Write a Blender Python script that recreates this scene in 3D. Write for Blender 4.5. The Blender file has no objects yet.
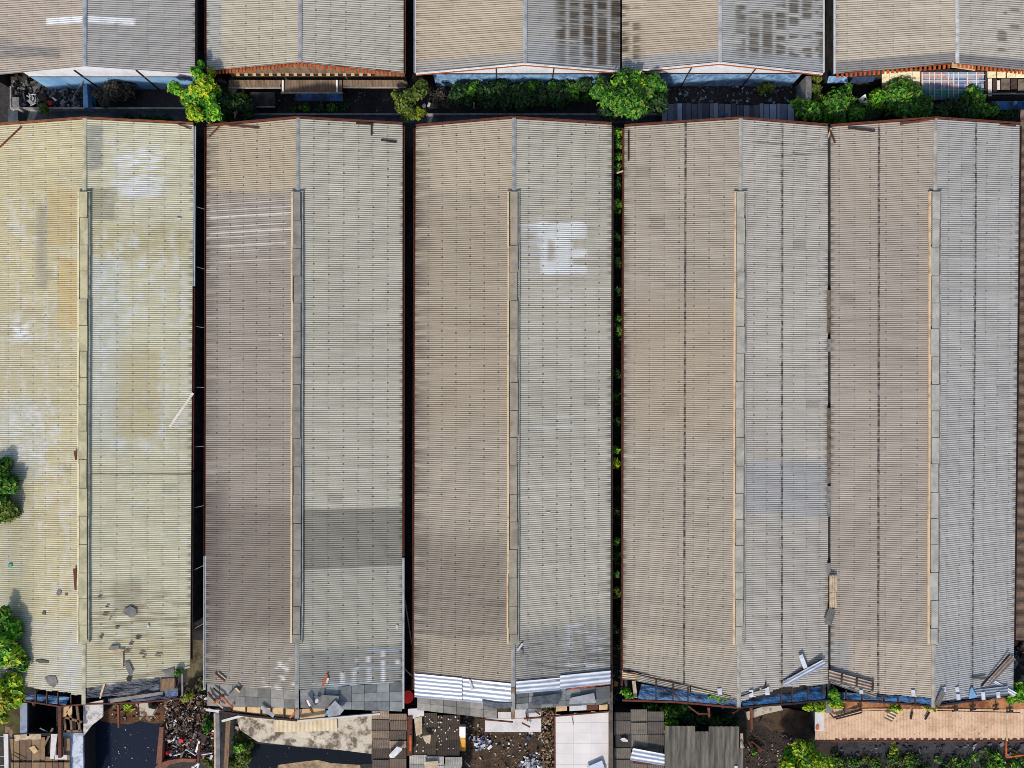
import bpy, math, random
import numpy as np
from mathutils import Vector, Matrix

sc = bpy.context.scene
COL = sc.collection
random.seed(7)

# ------------------------------------------------------------------ camera, sky, sun, exposure
CAM_Z, FOC = 74.0, 700.0            # drone height above the ground, focal length in picture widths of 1024
cam_d = bpy.data.cameras.new('drone_camera')
cam = bpy.data.objects.new('drone_camera', cam_d); COL.objects.link(cam)
cam.location = (0, 0, CAM_Z); cam.rotation_euler = (0, 0, 0)
cam_d.sensor_width = 36.0; cam_d.lens = 36.0 * FOC / 1024.0
cam_d.clip_start = 0.5; cam_d.clip_end = 5000
sc.camera = cam

SUN_EL, SUN_AZ = math.radians(34), math.radians(199)     # compass bearing of the sun: SSW
sdir = Vector((math.sin(SUN_AZ) * math.cos(SUN_EL), math.cos(SUN_AZ) * math.cos(SUN_EL), math.sin(SUN_EL)))
w = bpy.data.worlds.new('World'); sc.world = w; w.use_nodes = True
nt = w.node_tree; bg = nt.nodes['Background']
sky = nt.nodes.new('ShaderNodeTexSky'); sky.sky_type = 'NISHITA'; sky.sun_disc = False
sky.sun_elevation = SUN_EL; sky.sun_rotation = SUN_AZ; sky.air_density = 1.0; sky.dust_density = 1.5
nt.links.new(sky.outputs[0], bg.inputs[0]); bg.inputs[1].default_value = 0.15
sl = bpy.data.lights.new('sun', 'SUN'); sl.energy = 3.1; sl.angle = math.radians(4.0); sl.color = (1.0, 0.935, 0.84)
sun = bpy.data.objects.new('sun', sl); COL.objects.link(sun)
sun.rotation_euler = sdir.to_track_quat('Z', 'Y').to_euler()
sc.view_settings.view_transform = 'Standard'; sc.view_settings.look = 'None'
sc.view_settings.exposure = 0.40; sc.view_settings.gamma = 1.0
sc.view_settings.use_curve_mapping = False
sc.cycles.filter_width = 0.9

# ------------------------------------------------------------------ helpers
def P(px, py, z=0.0):
    """ground-plan survey: where a spot of the aerial picture lies at height z (metres)"""
    k = (CAM_Z - z) / FOC
    return Vector(((px - 512.0) * k, (384.0 - py) * k, z))

KALB = 0.82
def lin(c):
    c = c / 255.0
    return c / 12.92 if c <= 0.04045 else ((c + 0.055) / 1.055) ** 2.4
def C(r, g, b, k=KALB):
    return tuple(min(0.85, lin(x) * k) for x in (r, g, b))

def tag(o, label=None, cat=None, group=None, kind=None):
    if label: o['label'] = label
    if cat: o['category'] = cat
    if group: o['group'] = group
    if kind: o['kind'] = kind
    return o

def empty(name, loc, label, cat, group=None):
    o = bpy.data.objects.new(name, None); COL.objects.link(o)
    o.location = loc; o.empty_display_size = 0.5
    return tag(o, label, cat, group)

class MB:
    """collects shapes for one mesh"""
    def __init__(s): s.v = []; s.f = []; s.c = []
    def _add(s, vs, fs, col=None):
        b = len(s.v); s.v += [tuple(x) for x in vs]
        s.f += [tuple(i + b for i in f) for f in fs]; s.c += [col] * len(fs)
        return s
    def hexa(s, b, t, col=None):     # bottom 4 + top 4, both counter-clockwise
        return s._add(list(b) + list(t), [(3, 2, 1, 0), (4, 5, 6, 7), (0, 1, 5, 4), (1, 2, 6, 5), (2, 3, 7, 6), (3, 0, 4, 7)], col)
    def box(s, x0, y0, x1, y1, z0, z1, col=None):
        a, b = min(x0, x1), max(x0, x1); c, d = min(y0, y1), max(y0, y1)
        q = [(a, c), (b, c), (b, d), (a, d)]
        return s.hexa([(x, y, z0) for x, y in q], [(x, y, z1) for x, y in q], col)
    def boxp(s, x0, y0, x1, y1, z0, z1, col=None):   # plan box whose top shows at these picture spots
        p, q = P(x0, y0, z1), P(x1, y1, z1)
        return s.box(p.x, p.y, q.x, q.y, z0, z1, col)
    def prism(s, pts, z0, z1, col=None, zt=None):    # polygon in picture spots, top at z1 (or zt per vertex)
        n = len(pts)
        T = [P(x, y, (zt[i] if zt else z1)) for i, (x, y) in enumerate(pts)]
        ar = sum(T[i].x * T[(i + 1) % n].y - T[(i + 1) % n].x * T[i].y for i in range(n))
        if ar < 0: T.reverse()
        d = (z1 - z0)
        B = [Vector((t.x, t.y, (t.z - d) if zt else z0)) for t in T]
        fs = [tuple(range(n - 1, -1, -1)), tuple(range(n, 2 * n))]
        fs += [(i, (i + 1) % n, n + (i + 1) % n, n + i) for i in range(n)]
        return s._add(B + T, fs, col)
    def beam(s, p, q, w, h, col=None):
        p, q = Vector(p), Vector(q); d = (q - p).normalized()
        up = Vector((0, 0, 1)) if abs(d.z) < 0.95 else Vector((0, 1, 0))
        r = d.cross(up).normalized() * (w / 2); u = r.cross(d).normalized() * (h / 2)
        a = [p - r - u, p + r - u, p + r + u, p - r + u]; b = [x + (q - p) for x in a]
        return s._add(a + b, [(0, 1, 2, 3), (7, 6, 5, 4), (0, 4, 5, 1), (1, 5, 6, 2), (2, 6, 7, 3), (3, 7, 4, 0)], col)
    def tube(s, p, q, r0, r1=None, n=8, col=None):
        p, q = Vector(p), Vector(q); r1 = r0 if r1 is None else r1
        d = (q - p).normalized(); a = d.orthogonal().normalized(); b = d.cross(a)
        vs = []
        for c0, rr in ((p, r0), (q, r1)):
            for i in range(n):
                t = 2 * math.pi * i / n
                vs.append(c0 + a * math.cos(t) * rr + b * math.sin(t) * rr)
        fs = [(i, (i + 1) % n, n + (i + 1) % n, n + i) for i in range(n)]
        fs += [tuple(range(n - 1, -1, -1)), tuple(range(n, 2 * n))]
        return s._add(vs, fs, col)
    def sheet(s, A, B, Cc, D, pitch=0.3, amp=0.03, along=0, thick=0.012, warp=0.0, seed=1, col=None):
        """corrugated sheet over quad A(0,0) B(1,0) C(1,1) D(0,1); the waves repeat along A->B when along=0"""
        A, B, Cc, D = map(Vector, (A, B, Cc, D)); rnd = random.Random(seed)
        if along == 1: A, B, Cc, D = D, A, B, Cc
        L = ((B - A).length + (Cc - D).length) / 2; nw = max(1, round(L / pitch)); nu = nw * 6
        nvv = 6; nrm = (B - A).cross(D - A).normalized()
        if nrm.z < 0: nrm = -nrm
        ph = [rnd.uniform(-1, 1) for _ in range(nvv + 1)]; base = len(s.v); vs = []
        for lay in (0, 1):
            for j in range(nvv + 1):
                tv = j / nvv
                for i in range(nu + 1):
                    tu = i / nu
                    p = A.lerp(B, tu).lerp(D.lerp(Cc, tu), tv)
                    h = amp * math.cos(2 * math.pi * tu * nw) + warp * ph[j] * math.sin(3.1 * tu + j)
                    vs.append(p + nrm * (h - lay * thick))
        row = nu + 1; n1 = row * (nvv + 1); fs = []
        for j in range(nvv):
            for i in range(nu):
                a = j * row + i
                fs.append((a, a + 1, a + 1 + row, a + row))
                fs.append((n1 + a, n1 + a + row, n1 + a + 1 + row, n1 + a + 1))
        for i in range(nu):
            a = i; fs.append((a, n1 + a, n1 + a + 1, a + 1))
            a = nvv * row + i; fs.append((a, a + 1, n1 + a + 1, n1 + a))
        for j in range(nvv):
            a = j * row; fs.append((a, a + row, n1 + a + row, n1 + a))
            a = j * row + nu; fs.append((a, n1 + a, n1 + a + row, a + row))
        return s._add(vs, fs, col)
    def sheetp(s, pts, zs, **k):     # quad in picture spots
        if not hasattr(zs, '__len__'): zs = [zs] * 4
        q = [P(x, y, z) for (x, y), z in zip(pts, zs)]
        return s.sheet(*q, **k)
    def build(s, name, m, parent=None, smooth=False):
        me = bpy.data.meshes.new(name)
        off = Vector(parent.matrix_world.translation) if parent else Vector((0, 0, 0))
        if parent:
            off = Vector((0, 0, 0)); q = parent
            while q: off += q.location; q = q.parent
        vs = [(x - off.x, y - off.y, z - off.z) for x, y, z in s.v]
        me.from_pydata(vs, [], s.f)
        if any(c is not None for c in s.c):
            at = me.color_attributes.new('Col', 'FLOAT_COLOR', 'CORNER')
            data = []
            for poly, c in zip(me.polygons, s.c):
                c = c or (0.2, 0.2, 0.2)
                data += [c[0], c[1], c[2], 1.0] * poly.loop_total
            at.data.foreach_set('color', data)
        if smooth: me.polygons.foreach_set('use_smooth', [True] * len(me.polygons))
        me.materials.append(m); me.update()
        o = bpy.data.objects.new(name, me); COL.objects.link(o)
        if parent: o.parent = parent
        return o
    def thing(s, name, m, label, cat, group=None, smooth=False):
        """one-mesh thing, its origin put at its own middle"""
        n = len(s.v); c = Vector((sum(v[0] for v in s.v) / n, sum(v[1] for v in s.v) / n, min(v[2] for v in s.v)))
        s.v = [(x - c.x, y - c.y, z - c.z) for x, y, z in s.v]
        o = s.build(name, m, None, smooth); o.location = c
        return tag(o, label, cat, group)

# ------------------------------------------------------------------ materials
class N:
    def __init__(s, name):
        s.m = bpy.data.materials.new(name); s.m.use_nodes = True
        s.t = s.m.node_tree; s.b = s.t.nodes['Principled BSDF']
        s.out = s.t.nodes['Material Output']
    def node(s, t, **k):
        n = s.t.nodes.new(t)
        for a, b in k.items(): setattr(n, a, b)
        return n
    def put(s, sock, v):
        if hasattr(v, 'is_output'): s.t.links.new(v, sock)
        else: sock.default_value = v
    def math(s, op, a, b=0.0, clamp=False):
        n = s.node('ShaderNodeMath', operation=op, use_clamp=clamp)
        s.put(n.inputs[0], a); s.put(n.inputs[1], b)
        return n.outputs[0]
    def ramp(s, x, lo, hi):          # 0 below lo, 1 above hi
        n = s.node('ShaderNodeMapRange', clamp=True)
        s.put(n.inputs[0], x); n.inputs[1].default_value = lo; n.inputs[2].default_value = hi
        return n.outputs[0]
    def mix(s, f, a, b, mode='MIX'):
        n = s.node('ShaderNodeMix', data_type='RGBA', blend_type=mode)
        s.put(n.inputs[0], f)
        for sock, v in ((n.inputs[6], a), (n.inputs[7], b)):
            s.put(sock, v if hasattr(v, 'is_output') else (*v[:3], 1.0))
        return n.outputs[2]
    def noise(s, vec, scale, detail=4, rough=0.6):
        n = s.node('ShaderNodeTexNoise'); s.put(n.inputs['Vector'], vec)
        n.inputs['Scale'].default_value = scale; n.inputs['Detail'].default_value = detail
        n.inputs['Roughness'].default_value = rough
        return n.outputs[0]
    def objvec(s, stretch=(1, 1, 1)):
        tc = s.node('ShaderNodeNewGeometry'); mp = s.node('ShaderNodeMapping')
        mp.inputs['Scale'].default_value = stretch
        s.t.links.new(tc.outputs['Position'], mp.inputs[0])
        return mp.outputs[0]

_mats = {}
def mat(name, rgb, rgb2=None, scale=1.2, lo=0.4, hi=0.65, rough=0.8, metal=0.0, speck=0.0, bump=0.0, stretch=(1, 1, 1), spec=0.3, dspeck=0.0):
    if name in _mats: return _mats[name]
    n = N(name); v = n.objvec(stretch)
    rgb2 = rgb2 or tuple(c * 0.6 for c in rgb)
    f = n.ramp(n.noise(v, scale, 6, 0.65), lo, hi)
    c = n.mix(f, rgb, rgb2)
    f2 = n.ramp(n.noise(v, scale * 7, 3, 0.7), 0.35, 0.7)
    c = n.mix(n.math('MULTIPLY', f2, 0.35), c, tuple(x * 0.55 for x in rgb))
    if speck:
        f3 = n.ramp(n.noise(v, scale * 14, 2, 0.5), 0.66, 0.7)
        c = n.mix(n.math('MULTIPLY', f3, speck), c, tuple(min(0.8, x * 2.6 + 0.05) for x in rgb))
    if dspeck:
        f4 = n.ramp(n.noise(v, scale * 5, 3, 0.6), 0.62, 0.70)
        c = n.mix(n.math('MULTIPLY', f4, dspeck), c, (0.06, 0.04, 0.03))
    n.put(n.b.inputs['Base Color'], c)
    n.b.inputs['Roughness'].default_value = rough; n.b.inputs['Metallic'].default_value = metal
    n.b.inputs['Specular IOR Level'].default_value = spec
    if bump:
        bn = n.node('ShaderNodeBump'); bn.inputs['Strength'].default_value = bump; bn.inputs['Distance'].default_value = 0.1
        n.put(bn.inputs['Height'], n.noise(v, scale * 5, 5, 0.6)); n.t.links.new(bn.outputs[0], n.b.inputs['Normal'])
    _mats[name] = n.m
    return n.m

def vcol_mat(name, rough=0.8, var=0.3, scale=6.0, translucent=0.0, spec=0.2):
    if name in _mats: return _mats[name]
    n = N(name); at = n.node('ShaderNodeAttribute', attribute_name='Col')
    f = n.ramp(n.noise(n.objvec(), scale, 4, 0.6), 0.35, 0.7)
    c = n.mix(n.math('MULTIPLY', f, var), at.outputs['Color'], (0.02, 0.018, 0.014))
    n.put(n.b.inputs['Base Color'], c)
    n.b.inputs['Roughness'].default_value = rough; n.b.inputs['Specular IOR Level'].default_value = spec
    if translucent:
        tr = n.node('ShaderNodeBsdfTranslucent'); n.put(tr.inputs[0], c)
        mx = n.node('ShaderNodeMixShader'); mx.inputs[0].default_value = translucent
        n.t.links.new(n.b.outputs[0], mx.inputs[1]); n.t.links.new(tr.outputs[0], mx.inputs[2])
        n.t.links.new(mx.outputs[0], n.out.inputs[0])
    _mats[name] = n.m
    return n.m

PITCH, COURSE = 0.2045, 1.43
def roof_mat(name, seams=(), dots=1.0, valley=0.8, course=0.25, seed=0.0):
    n = N(name)
    uv = n.node('ShaderNodeUVMap'); uv.uv_map = 'UVMap'
    sp = n.node('ShaderNodeSeparateXYZ'); n.t.links.new(uv.outputs[0], sp.inputs[0])
    u, v = sp.outputs[0], sp.outputs[1]
    at = n.node('ShaderNodeAttribute', attribute_name='Col')
    c = at.outputs['Color']
    # streaky dirt running down the slope
    cb = n.node('ShaderNodeCombineXYZ')
    n.put(cb.inputs[0], n.math('MULTIPLY', u, 0.16)); n.put(cb.inputs[1], n.math('MULTIPLY', v, 2.6)); cb.inputs[2].default_value = seed
    st = n.ramp(n.noise(cb.outputs[0], 1.0, 5, 0.65), 0.38, 0.72)
    c = n.mix(n.math('MULTIPLY', st, 0.16), c, n.mix(1.0, c, (0.50, 0.47, 0.44), 'MULTIPLY'))
    cb2 = n.node('ShaderNodeCombineXYZ')
    n.put(cb2.inputs[0], u); n.put(cb2.inputs[1], v); cb2.inputs[2].default_value = seed + 3
    fine = n.ramp(n.noise(cb2.outputs[0], 4.5, 4, 0.7), 0.45, 0.75)
    c = n.mix(n.math('MULTIPLY', fine, 0.16), c, n.mix(1.0, c, (0.6, 0.58, 0.55), 'MULTIPLY'))
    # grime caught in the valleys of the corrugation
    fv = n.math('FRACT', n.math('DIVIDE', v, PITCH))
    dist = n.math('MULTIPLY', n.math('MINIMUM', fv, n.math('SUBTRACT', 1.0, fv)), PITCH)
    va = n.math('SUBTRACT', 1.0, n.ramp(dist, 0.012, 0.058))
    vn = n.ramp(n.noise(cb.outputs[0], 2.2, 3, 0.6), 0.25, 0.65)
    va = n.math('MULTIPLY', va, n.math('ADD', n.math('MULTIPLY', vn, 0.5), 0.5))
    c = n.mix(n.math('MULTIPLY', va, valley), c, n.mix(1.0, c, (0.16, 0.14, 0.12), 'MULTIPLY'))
    # lap joints and fixing bolts
    fu = n.math('FRACT', n.math('DIVIDE', u, COURSE))
    lap = n.math('LESS_THAN', fu, 0.045)
    c = n.mix(n.math('MULTIPLY', lap, course), c, (0.03, 0.026, 0.022))
    par = n.math('MULTIPLY', n.math('FLOORED_MODULO', n.math('FLOOR', n.math('DIVIDE', u, COURSE)), 2.0), 0.25)
    fr = n.math('FRACT', n.math('ADD', n.math('DIVIDE', v, 4 * PITCH), par))
    dv = n.math('MULTIPLY', n.math('ABSOLUTE', n.math('SUBTRACT', fr, 0.5)), 4 * PITCH)
    du = n.math('MULTIPLY', n.math('ABSOLUTE', n.math('SUBTRACT', fu, 0.055)), COURSE)
    dot = n.math('MULTIPLY', n.math('LESS_THAN', dv, 0.085), n.math('LESS_THAN', du, 0.085))
    dn = n.ramp(n.noise(cb2.outputs[0], .8, 3, .6), .35, .6)
    c = n.mix(n.math('MULTIPLY', n.math('MULTIPLY', dot, dn), 0.85 * dots), c, (0.028, 0.022, 0.018))
    for su in seams:
        d = n.math('ABSOLUTE', n.math('SUBTRACT', u, su))
        m1 = n.math('SUBTRACT', 1.0, n.ramp(d, 0.08, 0.14))
        m2 = n.math('ADD', 0.35, n.math('MULTIPLY', n.ramp(n.noise(cb2.outputs[0], 2.6, 2), .4, .6), 0.65))
        c = n.mix(n.math('MULTIPLY', n.math('MULTIPLY', m1, m2), 0.9), c, (0.02, 0.017, 0.016))
    n.put(n.b.inputs['Base Color'], c)
    n.b.inputs['Roughness'].default_value = 0.85; n.b.inputs['Specular IOR Level'].default_value = 0.25
    return n.m

# numpy value noise for stains that belong to the sheets
def vnoise(x, y, seed=0):
    xi, yi = np.floor(x).astype(np.int64), np.floor(y).astype(np.int64); xf, yf = x - xi, y - yi
    xf = xf * xf * (3 - 2 * xf); yf = yf * yf * (3 - 2 * yf)
    def h(a, b):
        k = (a * 374761393 + b * 668265263 + seed * 974634777) & 0x7fffffff
        k = ((k ^ (k >> 13)) * 1274126177) & 0x7fffffff
        return ((k ^ (k >> 16)) & 0xffff) / 65535.0
    return (h(xi, yi) * (1 - xf) + h(xi + 1, yi) * xf) * (1 - yf) + (h(xi, yi + 1) * (1 - xf) + h(xi + 1, yi + 1) * xf) * yf
def fbm(x, y, seed=0, o=4):
    r = np.zeros_like(x); a = 0.5; t = 0
    for i in range(o):
        r += a * vnoise(x * 2 ** i, y * 2 ** i, seed + i * 17); t += a; a *= 0.55
    return r / t
def sstep(x, a, b):
    t = np.clip((x - a) / (b - a), 0, 1); return t * t * (3 - 2 * t)

# ------------------------------------------------------------------ roofs
def slope(name, parent, r0, r1, e0, e1, base, ops, m, cut=None, seed=1, sign=1):
    """corrugated sheeting between ridge line r0->r1 and eave line e0->e1 (0 = north end)"""
    r0, r1, e0, e1 = map(Vector, (r0, r1, e0, e1))
    W = ((e0 - r0).length + (e1 - r1).length) / 2; Ln = (r1 - r0).length
    per = 6; rows = int(Ln / PITCH * per); us = []
    k = 0
    while k * COURSE < W:
        for t in (0.0, 0.02, 0.36, 0.72, 1.08, 1.41):
            if k * COURSE + t < W: us.append(k * COURSE + t)
        k += 1
    us.append(W); us = np.array(us); vs = np.linspace(0, Ln, rows + 1)
    U, V = np.meshgrid(us, vs); tu, tv = U / W, V / Ln
    Pn = lambda a, b, t: np.array(a)[None, None, :] * (1 - t[..., None]) + np.array(b)[None, None, :] * t[..., None]
    R, E = Pn(r0, r1, tv), Pn(e0, e1, tv)
    pos = R * (1 - tu[..., None]) + E * tu[..., None]
    nrm = (e0 - r0).cross(r1 - r0); nrm = nrm if nrm.z > 0 else -nrm; nrm.normalize()
    wav = np.abs(np.sin(np.pi * V / PITCH)) ** 0.65
    fr = (U / COURSE) % 1.0
    sag = (fbm(U * 0.25, V * 0.12, seed + 90, 3) - 0.5) * 0.10
    jit = (vnoise(np.floor(U / COURSE) * 7.3, np.floor(V / 1.045) * 3.1, seed + 5) - 0.5) * 0.012
    h = 0.042 * wav + 0.003 * fr + sag + jit
    pos = pos + h[..., None] * np.array(nrm)[None, None, :]
    X = 512 + pos[..., 0] * FOC / (CAM_Z - pos[..., 2]); Y = 384 - pos[..., 1] * FOC / (CAM_Z - pos[..., 2])
    col = np.ones(X.shape + (3,)) * np.array(base)
    sh = vnoise(np.floor(U / COURSE) * 5.7 + 0.5, np.floor(V / 1.045) * 2.3 + 0.5, seed)
    big = fbm(X * 0.02, Y * 0.02, seed + 3); stre = fbm(X * 0.012, Y * 0.45, seed + 8)
    row = vnoise(V * .16, U * 0.0 + .5, seed + 12)
    ci = np.floor(V / PITCH)
    cu = np.floor(U / COURSE)
    lines = vnoise(ci * 1.37 + 0.5, U * 0.0 + .5, seed + 21) * .5 + vnoise(ci * 1.9 + 0.5, cu * 1.7 + .5, seed + 23) * .5
    g = 1 + (sh - 0.5) * 0.07 + (big - 0.5) * 0.16 + (stre - 0.5) * 0.08 + (row - 0.5) * 0.09 + (lines - 0.5) * 0.30
    col *= g[..., None]
    odd = vnoise(np.floor(U / COURSE) * 11.3 + 0.5, np.floor(V / 1.045) * 9.1 + 0.5, seed + 71)
    col = col * (1 - .16 * (odd > .955) + .14 * (odd < .03))[..., None]
    for op in ops:
        kind = op[0]
        if kind == 'rv':
            _, x0, y0, x1, y1, c, al, soft, rag = op
            YR = 384 - R[..., 1] * FOC / (CAM_Z - R[..., 2]); rg = (fbm(X * 0.12, YR * 0.5, seed + 33) - 0.5) * rag
            mk = sstep(X, x0 - soft, x0 + soft) * (1 - sstep(X, x1 - soft, x1 + soft)) * sstep(YR + rg, y0 - soft, y0 + soft) * (1 - sstep(YR + rg, y1 - soft, y1 + soft)) * al
        elif kind == 'r':        # stained or painted patch: x0 y0 x1 y1 colour alpha soft rag
            _, x0, y0, x1, y1, c, al, soft, rag = op
            wx = (fbm(X * 0.09, Y * 0.09, seed + 31) - 0.5) * rag; wy = (fbm(X * 0.09, Y * 0.09, seed + 41) - 0.5) * rag
            mk = sstep(X + wx, x0 - soft, x0 + soft) * (1 - sstep(X + wx, x1 - soft, x1 + soft)) * sstep(Y + wy, y0 - soft, y0 + soft) * (1 - sstep(Y + wy, y1 - soft, y1 + soft))
            mk = mk * al
        elif kind == 'n':      # ragged flecks inside a rectangle: x0 y0 x1 y1 colour alpha threshold sx sy
            _, x0, y0, x1, y1, c, al, th, sx, sy = op
            nn = fbm(X * sx, Y * sy, seed + int(x0 + y0) % 97)
            soft = 9.0
            mk = sstep(X, x0 - soft, x0 + soft) * (1 - sstep(X, x1 - soft, x1 + soft)) * sstep(Y, y0 - soft, y0 + soft) * (1 - sstep(Y, y1 - soft, y1 + soft))
            mk = sstep(nn, th, th + 0.09) * mk * al
        elif kind == 'c':      # mould in the middle of each sheet: x0 y0 x1 y1 colour alpha threshold
            _, x0, y0, x1, y1, c, al, th = op
            nn = vnoise(np.floor(U / COURSE) * 3.3 + 0.5, V * 2.6, seed + 55) * 0.4 + fbm(X * 0.03, Y * 0.05, seed + 57) * 0.6
            mk = sstep(fr, 0.12, 0.2) * (1 - sstep(fr, 0.74, 0.9)) * sstep(nn, th, th + 0.07) * (.45 + .55 * sstep(lines, .3, .55))
            mk = mk * sstep(X, x0 - 6, x0 + 6) * (1 - sstep(X, x1 - 4, x1 + 4)) * sstep(Y, y0 - 3, y0 + 3) * (1 - sstep(Y, y1 - 3, y1 + 3)) * al
        elif kind == 'e':      # band along the southern end, metres
            _, d, c, al = op
            mk = sstep(V, Ln - d - 0.15, Ln - d + 0.1) * al
        elif kind == 'eave':   # dark wash marks creeping up from the eave
            _, d, c, al = op
            nn = fbm(U * 0.15, V * 2.2, seed + 77)
            mk = sstep(U, W - d - 0.8 + nn * 1.6, W - 0.1) * sstep(nn, 0.35, 0.6) * al
        elif kind == 'ridge':
            _, d, c, al = op
            mk = (1 - sstep(U, d * 0.4, d * 1.4)) * al
        col = col * (1 - mk[..., None]) + np.array(c) * mk[..., None]
    comb = sstep(U, W - 0.45, W - 0.15) * (np.floor(V / (2 * PITCH)) % 2 == 0) * .55 * sstep(vnoise(V * .3, U * 0, seed + 61), .2, .5)
    col = col * (1 - comb[..., None] * .75)
    col = np.clip(col, 0.01, 0.85)
    nr, nc = U.shape
    idx = np.arange(nr * nc).reshape(nr, nc)
    q = np.stack([idx[:-1, :-1], idx[1:, :-1], idx[1:, 1:], idx[:-1, 1:]], -1)
    if sign < 0: q = q[..., ::-1]
    keep = np.ones(q.shape[:2], bool)
    if cut is not None:
        xc, yc = X[:-1, :-1], Y[:-1, :-1]
        cx = np.array([p[0] for p in cut]); cy = np.array([p[1] for p in cut])
        ragged = (vnoise(np.floor(U[:-1, :-1] / 0.71) * 2.7 + 0.5, np.zeros_like(xc), seed + 7) - 0.5) * 2.0
        keep &= yc < np.interp(xc, cx, cy) + ragged
    q = q[keep].reshape(-1, 4)
    used = np.unique(q); remap = -np.ones(nr * nc, np.int64); remap[used] = np.arange(len(used)); q = remap[q]
    off = np.array(parent.location)
    vv = pos.reshape(-1, 3)[used] - off
    me = bpy.data.meshes.new(name)
    me.vertices.add(len(vv)); me.vertices.foreach_set('co', vv.astype(np.float32).ravel())
    nf = len(q); me.loops.add(nf * 4); me.loops.foreach_set('vertex_index', q.astype(np.int32).ravel())
    me.polygons.add(nf); me.polygons.foreach_set('loop_start', np.arange(0, nf * 4, 4, dtype=np.int32))
    me.update(calc_edges=True)
    uvl = me.uv_layers.new(name='UVMap')
    uu = np.stack([U.ravel()[used], V.ravel()[used]], -1)[q.ravel()]
    uvl.data.foreach_set('uv', uu.astype(np.float32).ravel())
    at = me.color_attributes.new('Col', 'FLOAT_COLOR', 'POINT')
    cc = np.concatenate([col.reshape(-1, 3)[used], np.ones((len(used), 1))], -1)
    at.data.foreach_set('color', cc.astype(np.float32).ravel())
    me.materials.append(m)
    o = bpy.data.objects.new(name, me); COL.objects.link(o); o.parent = parent
    return o

M_rust = mat('rusty_steel', C(112, 58, 38), C(70, 40, 30), 2.5, rough=0.85)
M_rustbright = mat('orange_primer_steel', C(215, 105, 45), C(140, 62, 30), 2.0, rough=0.75)
M_rustdull = mat('dull_orange_steel', C(168, 88, 48), C(110, 56, 34), 2.0, rough=0.8)
M_rustdark = mat('dark_rusty_steel', C(62, 40, 34), C(34, 26, 24), 2.5, rough=0.85)
M_whitemetal = mat('white_painted_metal', C(215, 215, 215), C(165, 160, 155), 1.5, lo=0.5, hi=0.8, rough=0.5)
M_greymetal = mat('grey_weathered_metal', C(128, 128, 128), C(90, 88, 86), 1.8, rough=0.6)
M_darkwall = mat('dirt_and_shade_wall', C(72, 68, 66), C(30, 30, 32), 0.9, lo=0.35, hi=0.6, rough=0.95, bump=0.3)  # dirty wall tone, darkened further for the shade of the gaps
M_bluewall = mat('pale_blue_wall', C(135, 178, 215), C(85, 135, 185), 0.6, lo=0.35, hi=0.75, rough=0.7)
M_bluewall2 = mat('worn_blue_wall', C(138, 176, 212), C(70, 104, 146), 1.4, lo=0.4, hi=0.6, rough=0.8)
M_whitewall = mat('white_gable_board', C(215, 218, 225), C(185, 188, 195), 0.7, lo=0.45, hi=0.75, rough=0.7)
M_vent = {}

def gutter_mb(p, q, w=0.17, h=0.13, t=0.02):
    p, q = Vector(p), Vector(q); b = MB()
    dx = Vector((w / 2, 0, 0))
    b.beam(p - Vector((0, 0, h)), q - Vector((0, 0, h)), w, t)
    b.beam(p - dx - Vector((0, 0, h / 2 - 0.02)), q - dx - Vector((0, 0, h / 2 - 0.02)), t * 1.6, h)
    b.beam(p + dx - Vector((0, 0, h / 2 - 0.02)), q + dx - Vector((0, 0, h / 2 - 0.02)), t * 1.6, h)
    return b

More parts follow.
